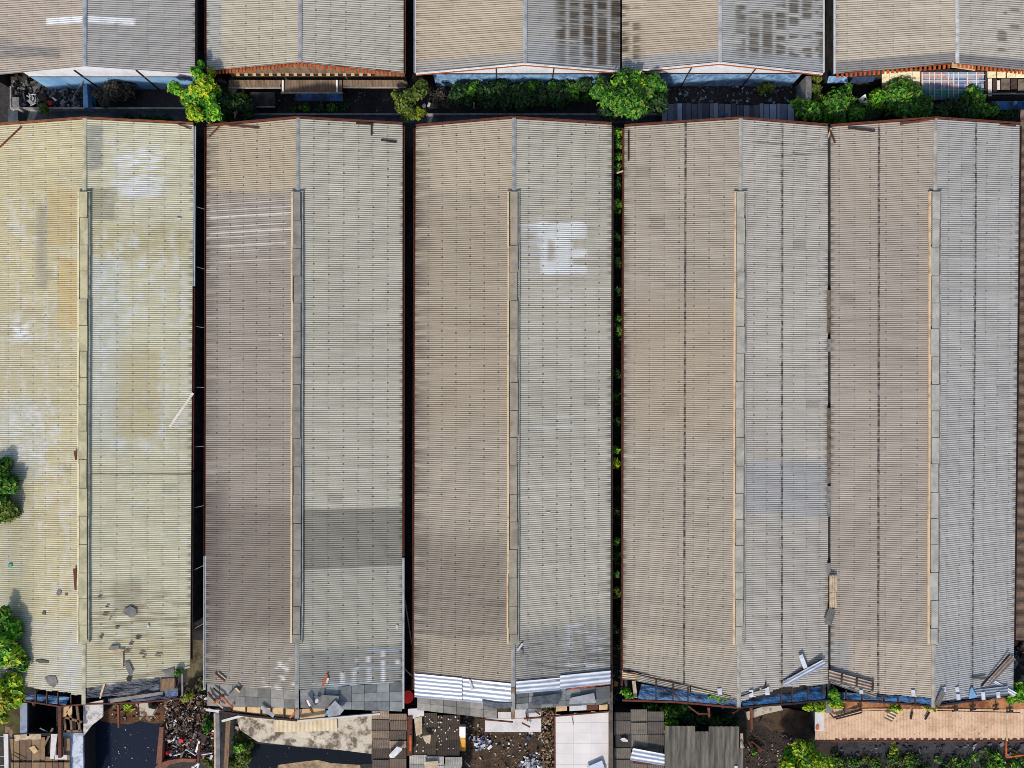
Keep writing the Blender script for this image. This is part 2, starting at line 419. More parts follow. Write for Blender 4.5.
def warehouse(label, tl, rt, tr, bl, rb, br, baseL, baseR, opsL, opsR, cutL=None, cutR=None, ze=4.0, zr=5.8, seed=1,
              vent=None, ventcol=(165, 158, 140), flash=(215, 190, 140), capcol=(165, 160, 150), gutters=(), seamsL=(), seamsR=(), dots=1.0,
              valley=0.88, course=0.14, group='main row of long warehouses', walls=True, barge=M_rust, wall_n=True, wall_end=None, cap_end=None):
    TL, RT, TR = P(*tl, ze), P(*rt, zr), P(*tr, ze); BL, RB, BR = P(*bl, ze), P(*rb, zr), P(*br, ze)
    mid = (TL + BR) / 2; root = empty('warehouse', (mid.x, mid.y, 0), label, 'warehouse', group)
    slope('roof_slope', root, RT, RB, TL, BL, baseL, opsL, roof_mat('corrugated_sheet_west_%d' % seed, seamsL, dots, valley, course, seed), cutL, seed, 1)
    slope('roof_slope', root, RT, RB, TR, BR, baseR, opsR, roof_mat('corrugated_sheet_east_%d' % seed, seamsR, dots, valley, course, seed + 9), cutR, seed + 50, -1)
    # ridge capping in overlapping lengths
    mcap = mat('ridge_capping_%d' % seed, C(*capcol), C(*[int(c * 0.75) for c in capcol]), 1.2, rough=0.85)
    cap = MB(); y = RT.y + 0.12; yend = (P(512, cap_end, zr).y if cap_end else RB.y + 0.05); k = 0
    while y > yend:
        y2 = max(y - 1.9, yend); t = lambda yy: (yy - RT.y) / (RB.y - RT.y)
        a, b = RT.lerp(RB, t(y)), RT.lerp(RB, t(y2 - 0.06)); zo = 0.10 + 0.012 * (k % 2)
        for sg in (-1, 1):
            d = Vector((sg * 0.19, 0, -0.035))
            A, B = a + Vector((0, 0, zo)), b + Vector((0, 0, zo)); q = [A, B, B + d, A + d]
            if sg > 0: q = [A, A + d, B + d, B]
            cap.hexa([x - Vector((0, 0, 0.03)) for x in q], q)
        y = y2; k += 1
    cap.build('ridge_cap', mcap, root)
    if vent:
        y0, y1 = P(512, vent[0], 6.5).y, P(512, vent[1], 6.5).y
        mv = mat('vent_cap_%d' % seed, C(*ventcol), C(*[int(c * 0.8) for c in ventcol]), 0.8, rough=0.8)
        mf = mat('vent_flashing_%d' % seed, C(*[min(255, int(c * 1.08)) for c in flash]), C(*[int(c * 0.72) for c in flash]), 1.1, lo=.5, hi=.75, rough=0.7)
        mf2 = mat('vent_flashing_east_%d' % seed, C(*[int(c * .25 + 130) for c in ventcol]), C(120, 118, 110), 1.4)
        rx = lambda yy: RT.lerp(RB, (yy - RT.y) / (RB.y - RT.y)).x
        vb = MB(); k = 0; y = y0; rv = random.Random(seed)
        while y > y1 + 0.05:
            y2 = max(y - 2.65 - rv.uniform(-.15, .15), y1); xa, xb = rx(y), rx(y2); zz = 6.0 + rv.uniform(-0.02, 0.02); wv = 0.36 + rv.uniform(-0.03, 0.03); o_ = rv.uniform(-0.05, 0.05)
            q = [(xa - wv + o_, y - 0.03), (xb - wv + o_, y2 + 0.03), (xb + wv + o_, y2 + 0.03), (xa + wv + o_, y - 0.03)]
            vb.hexa([(a, b, zz - 0.06) for a, b in q], [(a, b, zz) for a, b in q])
            y = y2
        v = vb.build('ridge_vent', mv, root)
        for sg in (-1, 1):
            fb = MB(); y = y0; k = 0
            while y > y1 + 0.05:
                y2 = max(y - 5.3, y1); j = rv.uniform(-0.025, 0.025)
                fb.beam((rx(y) + sg * 0.53 + j, y, 5.87), (rx(y2) + sg * 0.53 + j, y2, 5.87), 0.17 if sg < 0 else .08, 0.20); y = y2
            fb.build('flashing', mf if sg < 0 else mf2, v)
        eb = MB(); eb.box(rx(y0) - 0.62, y0, rx(y0) + 0.62, y0 + 0.05, 5.6, 5.97)
        eb.build('end_panel', mv, v)
    # barge boards on the north gable
    for a, b in ((TL, RT), (RT, TR)):
        MB().beam(a + Vector((0, 0.12, 0.02)), b + Vector((0, 0.12, 0.02)), 0.16, 0.22).build('barge_board', barge, root)
    for side, y0, y1, m in gutters:
        a, b = (TL, BL) if side == 'l' else (TR, BR); sg = -1 if side == 'l' else 1
        ta, tb = [(P(512, yy, ze).y - a.y) / (b.y - a.y) for yy in (y0, y1)]
        o = Vector((sg * 0.12, 0, 0.0))
        gutter_mb(a.lerp(b, ta) + o, a.lerp(b, tb) + o).build('gutter', m, root)
    if walls:
        ins = 0.35
        for a, b, sg in ((TL, BL, 1), (TR, BR, -1)):
            if sg < 0 and wall_end: b = Vector((b.x, P(512, wall_end, ze).y, b.z))
            MB().hexa([(a.x + sg * ins - .1, b.y + .5, 0), (a.x + sg * ins + .1, b.y + .5, 0), (a.x + sg * ins + .1, a.y - .4, 0), (a.x + sg * ins - .1, a.y - .4, 0)],
                      [(b.x + sg * ins - .1, b.y + .5, ze - .12), (b.x + sg * ins + .1, b.y + .5, ze - .12), (a.x + sg * ins + .1, a.y - .4, ze - .12), (a.x + sg * ins - .1, a.y - .4, ze - .12)]).build('wall', M_darkwall, root)
        if wall_n:
            b = MB(); y = TL.y - 0.35
            pts = [(TL.x + ins + .12, 0), (TR.x - ins - .12, 0), (TR.x - ins - .12, ze - .15), (RT.x, zr - .22), (TL.x + ins + .12, ze - .15)]
            b._add([(x, y, z) for x, z in pts] + [(x, y - .2, z) for x, z in pts], [(0, 1, 2, 3, 4), (9, 8, 7, 6, 5)] + [(i, i + 5, (i + 1) % 5 + 5, (i + 1) % 5) for i in range(5)])
            b.build('gable_wall', M_darkwall, root)
    return root, (TL, RT, TR, BL, RB, BR)

W_ = C(205, 205, 200)
# main row, west to east ------------------------------------------------------
B1, _ = warehouse('yellowed lichen-stained warehouse roof with white patches, westernmost of the long row',
    (-4, 125.5), (85, 119), (193.5, 124.5), (-3, 697), (84, 704), (190, 698),
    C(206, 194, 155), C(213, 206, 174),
    [('r', 0, 300, 62, 420, C(192, 186, 160), .45, 14, 26), ('n', 0, 200, 78, 700, C(218, 215, 204), .5, .56, .28, .07), ('n', 0, 130, 84, 690, C(222, 220, 212), .5, .62, .35, .5),
     ('r', 37, 205, 47, 290, C(150, 145, 130), .55, 3, 6), ('r', 58, 258, 78, 330, C(205, 178, 118), .6, 2, 3), ('r', 48, 190, 78, 245, C(198, 176, 124), .6, 2, 4),
     ('n', 8, 320, 32, 341, C(232, 232, 232), .9, .42, .12, .3), ('r', -2, 405, 45, 480, C(196, 204, 204), .35, 9, 30), ('n', 0, 400, 60, 480, C(225, 225, 220), .6, .55, .3, .3),
     ('r', 0, 470, 30, 700, C(165, 165, 140), .5, 12, 20), ('r', 25, 620, 84, 700, C(205, 200, 180), .6, 6, 10), ('n', 55, 640, 80, 700, W_, .7, .46, .2, .2)],
    [('r', 88, 125, 102, 170, C(150, 152, 142), .75, 2, 3), ('r', 88, 188, 116, 220, C(158, 152, 125), .7, 2, 4), ('r', 118, 160, 132, 196, C(222, 222, 218), .4, 4, 12), ('n', 114, 145, 162, 198, C(236, 236, 234), .95, .5, .16, .6),
     ('r', 118, 183, 160, 196, C(228, 228, 226), .55, 2, 8), ('r', 90, 225, 192, 260, C(188, 172, 120), .45, 4, 10), ('r', 88, 258, 124, 450, C(202, 204, 190), .6, 6, 14), ('n', 88, 230, 192, 460, C(222, 222, 214), .6, .57, .22, .09), ('n', 88, 130, 192, 680, C(226, 226, 220), .5, .63, .35, .5),
     ('r', 116, 350, 160, 440, C(196, 178, 132), .5, 5, 18), ('r', 90, 473, 192, 474.5, C(70, 66, 55), .7, .6, 1), ('r', 114, 580, 140, 615, C(150, 142, 118), .5, 4, 8),
     ('n', 90, 590, 192, 690, C(150, 130, 98), .6, .54, .05, .5), ('r', 90, 640, 192, 668, C(205, 190, 150), .5, 5, 12)],
    cutL=[(-10, 688), (25, 687), (82, 695)], cutR=[(86, 687), (160, 677), (195, 666)], seed=1, wall_end=632, vent=(190, 645), ventcol=(205, 196, 155), flash=(222, 210, 170), capcol=(205, 198, 170),
    gutters=[('r', 126, 286, M_whitemetal), ('r', 288, 470, M_rust), ('r', 472, 660, M_rustdark)], dots=.6, valley=.65, course=.1, barge=mat('brown_barge', C(150, 88, 52), C(95, 58, 40), 2))
B2, _ = warehouse('grey-brown warehouse roof with pale streaks across its west slope and slabs at its south end',
    (207, 126.5), (298, 118.5), (402.5, 124.5), (205.5, 710), (297, 718), (402, 710),
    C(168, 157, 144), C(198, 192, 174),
    [('r', 200, 118, 300, 192, C(196, 180, 152), .85, 4, 6), ('rv', 200, 198.85, 297, 200.15, C(228, 222, 214), 0.35, .6, 1), ('rv', 200, 205.25, 297, 206.75, C(228, 222, 214), 0.45, .6, 1), ('rv', 200, 211.7, 292, 213.9, C(228, 222, 214), 0.75, .6, 1), ('rv', 200, 217, 297, 218, C(228, 222, 214), 0.35, .6, 1), ('rv', 200, 221.7, 285, 223.3, C(228, 222, 214), 0.6, .6, 1), ('rv', 200, 227.4, 297, 229.6, C(228, 222, 214), 0.7, .6, 1), ('rv', 200, 232.9, 270, 234.1, C(228, 222, 214), 0.5, .6, 1), ('rv', 200, 241.4, 285, 243.6, C(228, 222, 214), 0.7, .6, 1), ('rv', 200, 247.4, 260, 248.6, C(228, 222, 214), 0.4, .6, 1), ('rv', 200, 257.7, 297, 259.3, C(228, 222, 214), 0.45, .6, 1),
     ('rv', 200, 505, 302, 638, C(130, 119, 108), .7, 16, 3), ('rv', 200, 639, 302, 700, C(165, 155, 142), .7, .8, 1), ('r', 205, 480, 225, 660, C(105, 98, 92), .4, 6, 10), ('n', 262, 660, 298, 690, C(235, 232, 226), .95, .60, .25, .25), ('eave', 2.5, C(92, 86, 82), .5)],
    [('rv', 296, 510, 406, 570, C(126, 122, 112), .72, 1, 1), ('rv', 296, 570.5, 406, 650, C(176, 173, 158), .6, 1, 1), ('rv', 296, 650, 406, 700, C(134, 135, 132), .7, 3, 3),
     ('r', 318, 683, 404, 686, C(180, 192, 205), .8, 1, 2), ('r', 350, 666, 404, 669, C(170, 180, 190), .6, 1, 3), ('r', 366, 648, 404, 652, C(175, 185, 195), .6, 1.5, 3)] +
    [('r', x, y, x + 3, y2, C(238, 238, 238), .9, .8, 3) for x, y, y2 in ((340, 672, 684), (354, 666, 684), (354, 658, 662), (368, 656, 662), (368, 668, 684), (382, 660, 682), (383, 650, 656), (397, 660, 664), (312, 681, 685))],
    cutL=[(200, 683), (297, 691)], cutR=[(297, 690), (404, 681)], seed=2, vent=(190, 645), ventcol=(150, 145, 135), flash=(212, 188, 150), capcol=(165, 165, 160),
    gutters=[('l', 127, 555, M_rust), ('l', 556, 690, M_whitemetal), ('r', 126, 556, M_rust), ('r', 558, 709, M_whitemetal)], dots=.9)
B3, _ = warehouse('warehouse roof with a ragged whitish paint patch and shiny metal sheets at its south end',
    (416, 126.5), (514, 118.5), (611.5, 124.5), (414, 698), (513, 711), (610, 698),
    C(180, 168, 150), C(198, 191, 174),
    [('r', 410, 118, 515, 192, C(196, 180, 154), .6, 5, 8), ('r', 410, 192, 515, 430, C(176, 160, 136), .5, 20, 30), ('rv', 410, 540, 516, 641, C(138, 127, 115), .7, 20, 4), ('rv', 410, 641.5, 516, 700, C(174, 160, 140), .7, .8, 1), ('n', 414, 560, 513, 640, C(78, 72, 66), .35, .62, .02, .5), ('eave', 2.5, C(88, 80, 72), .55)],
    [('r', 536, 223, 586, 239, C(236, 236, 232), .85, .8, 5), ('r', 540, 239, 548, 274, C(236, 236, 232), .85, .8, 4), ('r', 553, 238, 571, 262, C(236, 236, 232), .85, .8, 3), ('r', 546, 262, 574, 274, C(236, 236, 232), .85, .8, 4), ('r', 571, 250, 585, 258, C(236, 236, 232), .85, .8, 4), ('r', 572, 266, 587, 274, C(236, 236, 232), .85, .8, 4),
     ('r', 517, 224, 538, 226.5, C(236, 236, 232), .75, .6, 2), ('r', 548, 268, 560, 273, C(236, 236, 232), .7, .8, 4), ('r', 524, 228, 540, 232, C(212, 214, 216), .8, 1, 3), ('n', 516, 222, 548, 278, C(205, 206, 206), .7, .55, .02, .6), ('n', 550, 276, 575, 305, C(215, 215, 212), .9, .63, .1, .4), ('n', 516, 335, 575, 430, C(215, 216, 214), .9, .68, .03, .5),
     ('rv', 512, 630, 614, 700, C(130, 131, 130), .55, 10, 4), ('n', 530, 636, 612, 690, C(88, 90, 92), .6, .54, .03, .5), ('n', 560, 620, 612, 675, C(212, 216, 222), .7, .62, .10, .6), ('r', 567, 625, 571, 650, C(200, 202, 205), .5, 1.5, 3), ('r', 594, 620, 597, 650, C(200, 202, 205), .5, 1.5, 3)],
    cutL=[(410, 676), (513, 688)], cutR=[(513, 686), (614, 676)], seed=3, vent=(190, 646), ventcol=(168, 158, 138), flash=(212, 184, 148), capcol=(165, 165, 160),
    gutters=[('l', 128, 690, M_rust), ('r', 126, 690, M_rustdark)], dots=.9)
B4, _ = warehouse('beige warehouse roof with dark dotted seams, between the white-patched roof and the easternmost one',
    (624.5, 126.5), (740.5, 119), (827.5, 126), (623, 692), (738.5, 707), (828, 700),
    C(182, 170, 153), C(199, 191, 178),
    [('rv', 620, 646, 742, 712, C(202, 188, 166), .55, 1, 1), ('r', 620, 300, 740, 440, C(184, 166, 140), .5, 24, 30), ('r', 620, 660, 740, 700, C(160, 158, 150), .4, 12, 20), ('eave', 1.0, C(100, 88, 78), .5)],
    [('rv', 738, 462, 832, 519, C(168, 172, 177), .5, 2, 2), ('r', 740, 514, 790, 516, C(215, 200, 172), .7, .8, 2), ('n', 742, 122, 826, 170, C(95, 88, 80), .7, .66, .04, .5)],
    cutL=[(620, 668), (675, 681), (740, 698)], cutR=[(738, 702), (772, 691), (782, 687), (830, 684)], seed=4, vent=(190, 647), ventcol=(185, 180, 165), flash=(212, 184, 148), capcol=(180, 176, 165),
    gutters=[('l', 128, 686, M_rust)], seamsL=(5.2,), seamsR=(4.55,), dots=.7, course=.12)
B5, _ = warehouse('bluish grey warehouse roof with dark dotted seams, easternmost of the long row',
    (830.5, 126.5), (935, 119), (1019.5, 124.5), (830.5, 698), (933, 707), (1013, 692),
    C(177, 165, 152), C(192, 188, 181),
    [('r', 830, 118, 934, 220, C(188, 174, 156), .5, 14, 20), ('rv', 850, 646, 936, 712, C(206, 190, 168), .55, 1, 1), ('r', 826, 640, 850, 700, C(170, 172, 170), .6, 6, 8)],
    [('r', 934, 640, 1020, 700, C(178, 180, 184), .5, 6, 6), ('r', 934, 118, 1022, 190, C(182, 180, 172), .5, 12, 14)],
    cutL=[(826, 682), (878, 693), (934, 698)], cutR=[(934, 701), (1016, 692)], seed=5, vent=(190, 646), ventcol=(188, 184, 172), flash=(212, 184, 148), capcol=(185, 178, 165),
    gutters=[('r', 126, 640, M_rustdark)], seamsL=(5.0,), seamsR=(4.55,), dots=.7, course=.12)

# north row --------------------------------------------------------------------
def upper(label, xl, xr_, xR, yb, baseL, baseR, opsL, opsR, seed, wallx, style, **k):
    ybl, ybr, ybR = yb
    root, pts = warehouse(label, (xl, -75), (xr_, -77), (xR, -75), (xl, ybl), (xr_, ybr), (xR, ybR), baseL, baseR, opsL, opsR, ze=3.9, zr=5.8, seed=seed,
                          group='north row of warehouses', walls=True, **k)
    TL, RT, TR, BL, RB, BR = pts
    yw = max(BL.y, RB.y, BR.y) + 0.12
    x0, x1 = P(wallx[0], 70, 3.9).x, P(wallx[1], 70, 3.9).x
    zt = lambda x: (3.9 + (x - BL.x) / (RB.x - BL.x) * 1.9 if x < RB.x else 3.9 + (BR.x - x) / (BR.x - RB.x) * 1.9) - 0.12
    if style in ('white', 'blue'):
        g = MB(); poly = [(x0, 3.15), (x1, 3.15), (x1, zt(x1)), (RB.x, zt(RB.x)), (x0, zt(x0))]
        n = 5; g._add([(x, yw, z) for x, z in poly] + [(x, yw + .15, z) for x, z in poly], [(0, 1, 2, 3, 4), (9, 8, 7, 6, 5)] + [(i, i + 5, (i + 1) % 5 + 5, (i + 1) % 5) for i in range(5)])
        g.build('gable_wall', M_whitewall, root)
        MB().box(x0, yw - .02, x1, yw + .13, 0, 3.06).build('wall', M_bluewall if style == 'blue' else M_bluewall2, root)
        MB().box(x0 - .1, yw - .09, x1 + .1, yw + .02, 3.06, 3.15).build('trim', M_rustdark if style == 'white' else M_greymetal, root)
    return root, pts, yw

U1, u1p, yw1 = upper('grey warehouse roof with a whitewashed strip across its ridge above a pale blue wall', -22, 85, 195, (77, 66.5, 74),
    C(188, 174, 158), C(182, 178, 172), [('rv', 46, 15.5, 83.5, 22.5, C(245, 245, 245), .97, .7, 1.5), ('n', -20, 40, 60, 62, C(130, 128, 130), .7, .5, .02, .2), ('r', -20, 52, 60, 58, C(125, 122, 122), .6, 2, 8)],
    [('rv', 87, 15.5, 135, 22.5, C(245, 245, 245), .97, .7, 1.5), ('n', 88, 17, 135, 25, C(120, 110, 100), .5, .62, .3, .3)], 11, (24, 196), 'blue', capcol=(170, 175, 182), dots=.3, course=.1,
    gutters=[('r', -70, 74, M_rustdark)], barge=M_greymetal)
U2, u2p, yw2 = upper('cream warehouse roof above a brown timber front with a blue awning', 207, 300, 403.5, (71, 62.5, 73),
    C(198, 188, 166), C(198, 192, 176), [('r', 200, -80, 222, 75, C(168, 172, 170), .6, 3, 5)], [('n', 320, 56, 345, 62, C(110, 90, 70), .8, .5, .1, .5)], 12, (226, 402), 'wood', capcol=(170, 172, 172), dots=.7, course=.12,
    gutters=[('l', -70, 71, M_rust), ('r', -70, 73, M_rust)])
U3, u3p, yw3 = upper('warehouse roof with dark mould blocks down its east slope and white fascia over hedge', 416, 525, 620, (73, 63, 71),
    C(196, 180, 156), C(176, 174, 168), [('e', 1.0, C(165, 165, 162), .7)], [('c', 556, -80, 625, 64, C(86, 74, 58), .9, .40), ('r', 528, 45, 620, 72, C(160, 164, 168), .45, 5, 8), ('c', 585, -80, 640, 66, C(82, 70, 56), .8, .30)], 13, (432, 612), 'white', capcol=(182, 186, 190), dots=.3, course=-.0,
    gutters=[('l', -70, 72, M_whitemetal)])
U4, u4p, yw4 = upper('warehouse roof with scattered mould squares on its east slope above a worn blue wall', 622, 720, 822.5, (71.5, 62, 73),
    C(194, 178, 156), C(182, 180, 174), [('e', 1.2, C(165, 168, 170), .75), ('c', 620, 5, 640, 62, C(90, 78, 62), .8, .42)], [('c', 735, -80, 832, 60, C(98, 88, 72), .85, .39), ('e', 1.3, C(168, 170, 172), .6)], 14, (642, 806), 'white', capcol=(190, 190, 190), dots=.3, course=0.0,
    gutters=[('r', -70, 72, M_whitemetal)])
U5, u5p, yw5 = upper('beige warehouse roof over a patchwork front of glass and panels, north-east corner', 836, 957, 1062, (74, 63.5, 74),
    C(198, 186, 166), C(194, 186, 172), [('e', 1.1, C(132, 130, 130), .85)], [('e', .9, C(120, 118, 120), .8), ('c', 996, 8, 1022, 52, C(110, 98, 80), .8, .56)], 15, (850, 1050), 'patch', capcol=(215, 212, 208), dots=.4, course=.1,
    gutters=[('l', -70, 73, M_whitemetal)])

# fascias, rafter ends and fronts of the north row
def fascia(root, pts, top, under, zf=0.0):
    TL, RT, TR, BL, RB, BR = pts
    for a, b in ((BL, RB), (RB, BR)):
        o = Vector((0, -0.10, 0.06 + zf))
        MB().beam(a + o, b + o, 0.14, 0.12).build('fascia', top, root)
        o2 = Vector((0, -0.13, -0.12 + zf))
        MB().beam(a + o2, b + o2, 0.12, 0.22).build('edge_beam', M_rustdull, root)
def rafter_ends(root, pts, m, n=26):
    TL, RT, TR, BL, RB, BR = pts
    for a, b in ((BL, RB), (RB, BR)):
        MB().beam(a + Vector((0, 0.05, -0.04)), b + Vector((0, 0.05, -0.04)), 0.1, 0.12).build('edge_beam', M_rust, root)
        for i in range(n):
            p = a.lerp(b, (i + 0.5) / n)
            MB().box(p.x - 0.10, p.y - 0.32, p.x + 0.10, p.y + 0.03, p.z - 0.22, p.z - 0.08).build('rafter_end', m, root)
fascia(U3, u3p, mat('white_fascia', C(235, 232, 228), C(205, 195, 188), 1.0, rough=.5), M_rustbright)
fascia(U4, u4p, mat('white_fascia', None), M_rustbright) if False else fascia(U4, u4p, _mats['white_fascia'], M_rustbright)
rafter_ends(U2, u2p, M_rustbright); rafter_ends(U5, u5p, M_rustbright)
# dark posts and braces on the blue and white gable walls
for root, yw, xs in ((U1, yw1, (74, 136)), (U3, yw3, (496, 554)), (U4, yw4, (692, 757))):
    for x in xs:
        a = P(x, 68, 4.6)
        MB().box(a.x - .05, yw - .12, a.x + .05, yw - .01, 0, 4.6).build('post', M_rustdark, root)

# ------------------------------------------------------------------ ground
def ground_mat():
    n = N('shade_dark_ground'); v = n.objvec()
    c = n.mix(n.ramp(n.noise(v, 0.35, 6, .65), .4, .62), C(52, 46, 44), C(24, 24, 28))  # dark soil tones also carry the shade of gaps and alley
    c = n.mix(n.ramp(n.noise(v, 2.2, 5, .7), .56, .7), c, C(84, 72, 60))
    c = n.mix(n.ramp(n.noise(v, 9, 3, .6), .68, .74), c, C(150, 145, 138))
    n.put(n.b.inputs['Base Color'], c); n.b.inputs['Roughness'].default_value = .9
    bn = n.node('ShaderNodeBump'); bn.inputs['Strength'].default_value = .6; bn.inputs['Distance'].default_value = .15
    n.put(bn.inputs['Height'], n.noise(v, 3, 5)); n.t.links.new(bn.outputs[0], n.b.inputs['Normal'])
    return n.m
b = MB(); g = 2500
b._add([(-g, -g, 0), (g, -g, 0), (g, g, 0), (-g, g, 0)], [(0, 1, 2, 3)])
tag(b.build('ground', ground_mat()), kind='structure')
def patch(name, pts, z, m):
    b = MB(); b._add([P(x, y, z) for x, y in pts], [tuple(range(len(pts)))[::-1]]); return tag(b.build(name, m), kind='structure')
M_soil = mat('brown_soil', C(92, 72, 52), C(50, 40, 32), 1.0, lo=.4, hi=.62, rough=.95, speck=.5, bump=.5)
M_darksoil = mat('dark_wet_soil', C(64, 52, 44), C(34, 28, 26), .8, rough=.9, speck=.35, bump=.5)
M_olive = mat('olive_ground', C(92, 88, 48), C(58, 52, 30), 1.2, rough=.95, bump=.4)
M_red = mat('reddish_bank', C(120, 78, 48), C(66, 48, 34), 1.2, lo=.35, hi=.65, rough=.95, speck=.6, bump=.6)
patch('soil', [(455, 700), (560, 700), (560, 800), (455, 800)], .004, M_soil)
patch('dark_soil', [(740, 690), (842, 690), (842, 800), (740, 800)], .004, M_darksoil)
patch('grass_verge', [(-40, 700), (26, 700), (26, 732), (-40, 740)], .004, M_olive)
patch('earth_bank', [(100, 700), (165, 700), (165, 722), (152, 724), (140, 721), (128, 725), (100, 724)], .008, M_red)
def water_mat(name, c):
    n = N(name); n.put(n.b.inputs['Base Color'], (*c, 1)); n.b.inputs['Roughness'].default_value = .12
    n.b.inputs['Specular IOR Level'].default_value = .15
    f = n.ramp(n.noise(n.objvec(), 3.5, 3, .6), .67, .72)
    n.put(n.b.inputs['Base Color'], n.mix(n.math('MULTIPLY', f, .6), c, C(120, 125, 130)))
    n.put(n.b.inputs['Roughness'], n.math('ADD', n.math('MULTIPLY', f, .6), .1))
    bn = n.node('ShaderNodeBump'); bn.inputs['Strength'].default_value = .05; n.put(bn.inputs['Height'], n.noise(n.objvec(), 2, 2)); n.t.links.new(bn.outputs[0], n.b.inputs['Normal'])
    return n.m
M_water = water_mat('dark_navy_water', C(28, 35, 50))
patch('water', [(82, 716), (104, 722), (128, 724.5), (140, 721), (152, 723.5), (160, 724), (158, 800), (82, 800)], .012, M_water)
patch('water', [(250, 744), (300, 746), (372, 752), (372, 764), (330, 765), (282, 766), (256, 790), (245, 790)], .012, water_mat('black_channel_water', C(16, 21, 30)))

# ------------------------------------------------------------------ more materials
M_bluetarp = mat('blue_tarpaulin', C(36, 96, 150), C(14, 34, 62), 1.0, lo=.40, hi=.58, rough=.5, bump=.5)
M_navytarp = mat('dark_blue_tarpaulin', C(36, 62, 100), C(20, 32, 54), 1.4, rough=.55, bump=.6)
M_greytarp = mat('grey_tarpaulin', C(92, 98, 108), C(52, 56, 64), 1.2, lo=.4, hi=.6, rough=.6, bump=.8)
M_timber = mat('weathered_timber', C(150, 120, 90), C(96, 76, 60), 2.2, lo=.4, hi=.65, rough=.9, stretch=(3, .6, 1))
M_timbercream = mat('pale_timber', C(225, 190, 140), C(180, 140, 95), 1.6, lo=.45, hi=.75, rough=.8)
M_timberdark = mat('dark_timber', C(72, 56, 48), C(42, 34, 30), 2.2, rough=.9)
M_plank = mat('sun_bleached_plank', C(214, 192, 160), C(170, 146, 118), 2.0, rough=.8)
M_whiteboard = mat('white_board', C(226, 220, 216), C(196, 186, 178), .9, lo=.45, hi=.75, rough=.6, dspeck=.25)
M_shiny = mat('galvanised_sheet', C(222, 224, 230), C(162, 170, 186), .8, lo=.42, hi=.7, rough=.45, metal=.0, spec=.5, stretch=(.5, 3, 1))
M_slab = mat('grey_fibre_slab', C(140, 136, 130), C(98, 96, 94), 1.2, lo=.4, hi=.65, rough=.9, dspeck=.35)
M_oldsheet = mat('old_fibre_sheet', C(122, 110, 96), C(70, 62, 56), 1.1, lo=.38, hi=.65, rough=.95)
M_pale = mat('pale_mouldy_concrete', C(204, 192, 172), C(92, 78, 62), .9, lo=.47, hi=.6, rough=.95, bump=.3)
M_concrete = mat('grey_concrete', C(140, 138, 136), C(100, 100, 100), 1.4, rough=.9)
M_path = mat('bluish_concrete', C(92, 98, 106), C(52, 58, 66), .9, lo=.38, hi=.65, rough=.9)  # bluish grey concrete with darker blotches
M_tan = mat('tan_corrugated_sheet', C(216, 182, 150), C(186, 146, 112), .8, lo=.45, hi=.68, rough=.8, dspeck=.7)
M_whiteplastic = mat('dirty_white_plastic', C(235, 232, 230), C(190, 186, 182), 2.0, rough=.5)
M_redplastic = mat('red_plastic', C(225, 40, 24), C(190, 30, 20), 2.0, rough=.4)
M_debris = vcol_mat('mixed_rubbish', .8, .2)
M_slabs = vcol_mat('varied_slabs', .9, .35, 1.6)
M_leaf = vcol_mat('leaves', .55, .15, 3.0, .35, .3)
M_bark = mat('bark', C(96, 80, 66), C(60, 50, 42), 3, rough=.95)

# roof heights for things lying on the long roofs
ROOFS = [(-4, 85, 193), (206, 298, 402), (416, 514, 611), (624, 739.5, 828), (830, 934, 1018)]
def zr(px, extra=.12):
    for a, r, b in ROOFS:
        if a - 6 <= px <= b + 6:
            t = (r - px) / (r - a) if px < r else (px - r) / (b - r)
            return 5.8 - 1.8 * max(0, min(1, t)) + extra
    return 4.1 + extra

def sub(root, p, d=0):   # convenience for parts
    return root

def pole(px0, py0, px1, py1, z0, z1, w, h, m, name, label, cat, group=None, round_=False):
    b = MB()
    if round_: b.tube(P(px0, py0, z0), P(px1, py1, z1), w / 2, n=8)
    else: b.beam(P(px0, py0, z0), P(px1, py1, z1), w, h)
    return b.thing(name, m, label, cat, group)
def lying(px0, py0, px1, py1, w, m, name, label, cat, group=None, h=.05, lift=.05, **k):
    return pole(px0, py0, px1, py1, zr(px0, .09 + lift), zr(px1, .09 + lift), w, h, m, name, label, cat, group, **k)
def chip(px, py, wpx, hpx, ang, m, name, label, cat, group=None, th=.03, lift=.03, seed=0, z=None):
    """a broken flat piece with an irregular outline lying on a roof"""
    r = random.Random(int(px * 13 + py * 7) + seed); n = r.choice((4, 4, 5, 6)); pts = []; wpx *= 1.05; hpx *= 1.05
    for i in range(n):
        t = 2 * math.pi * (i + .5) / n + r.uniform(-.25, .25); q = r.uniform(.8, 1.15)
        x, y = math.cos(t) * wpx / 2 * q, math.sin(t) * hpx / 2 * q
        pts.append((px + x * math.cos(ang) - y * math.sin(ang), py + x * math.sin(ang) + y * math.cos(ang)))
    zs = [(zr(x, .1 + lift) if z is None else z) for x, y in pts]
    return MB().prism(pts, 0, th, zt=zs).thing(name, m, label, cat, group)
def panel(pts, zs, th, m, name, label, cat, group=None):
    return MB().prism(pts, 0, th, zt=zs).thing(name, m, label, cat, group)

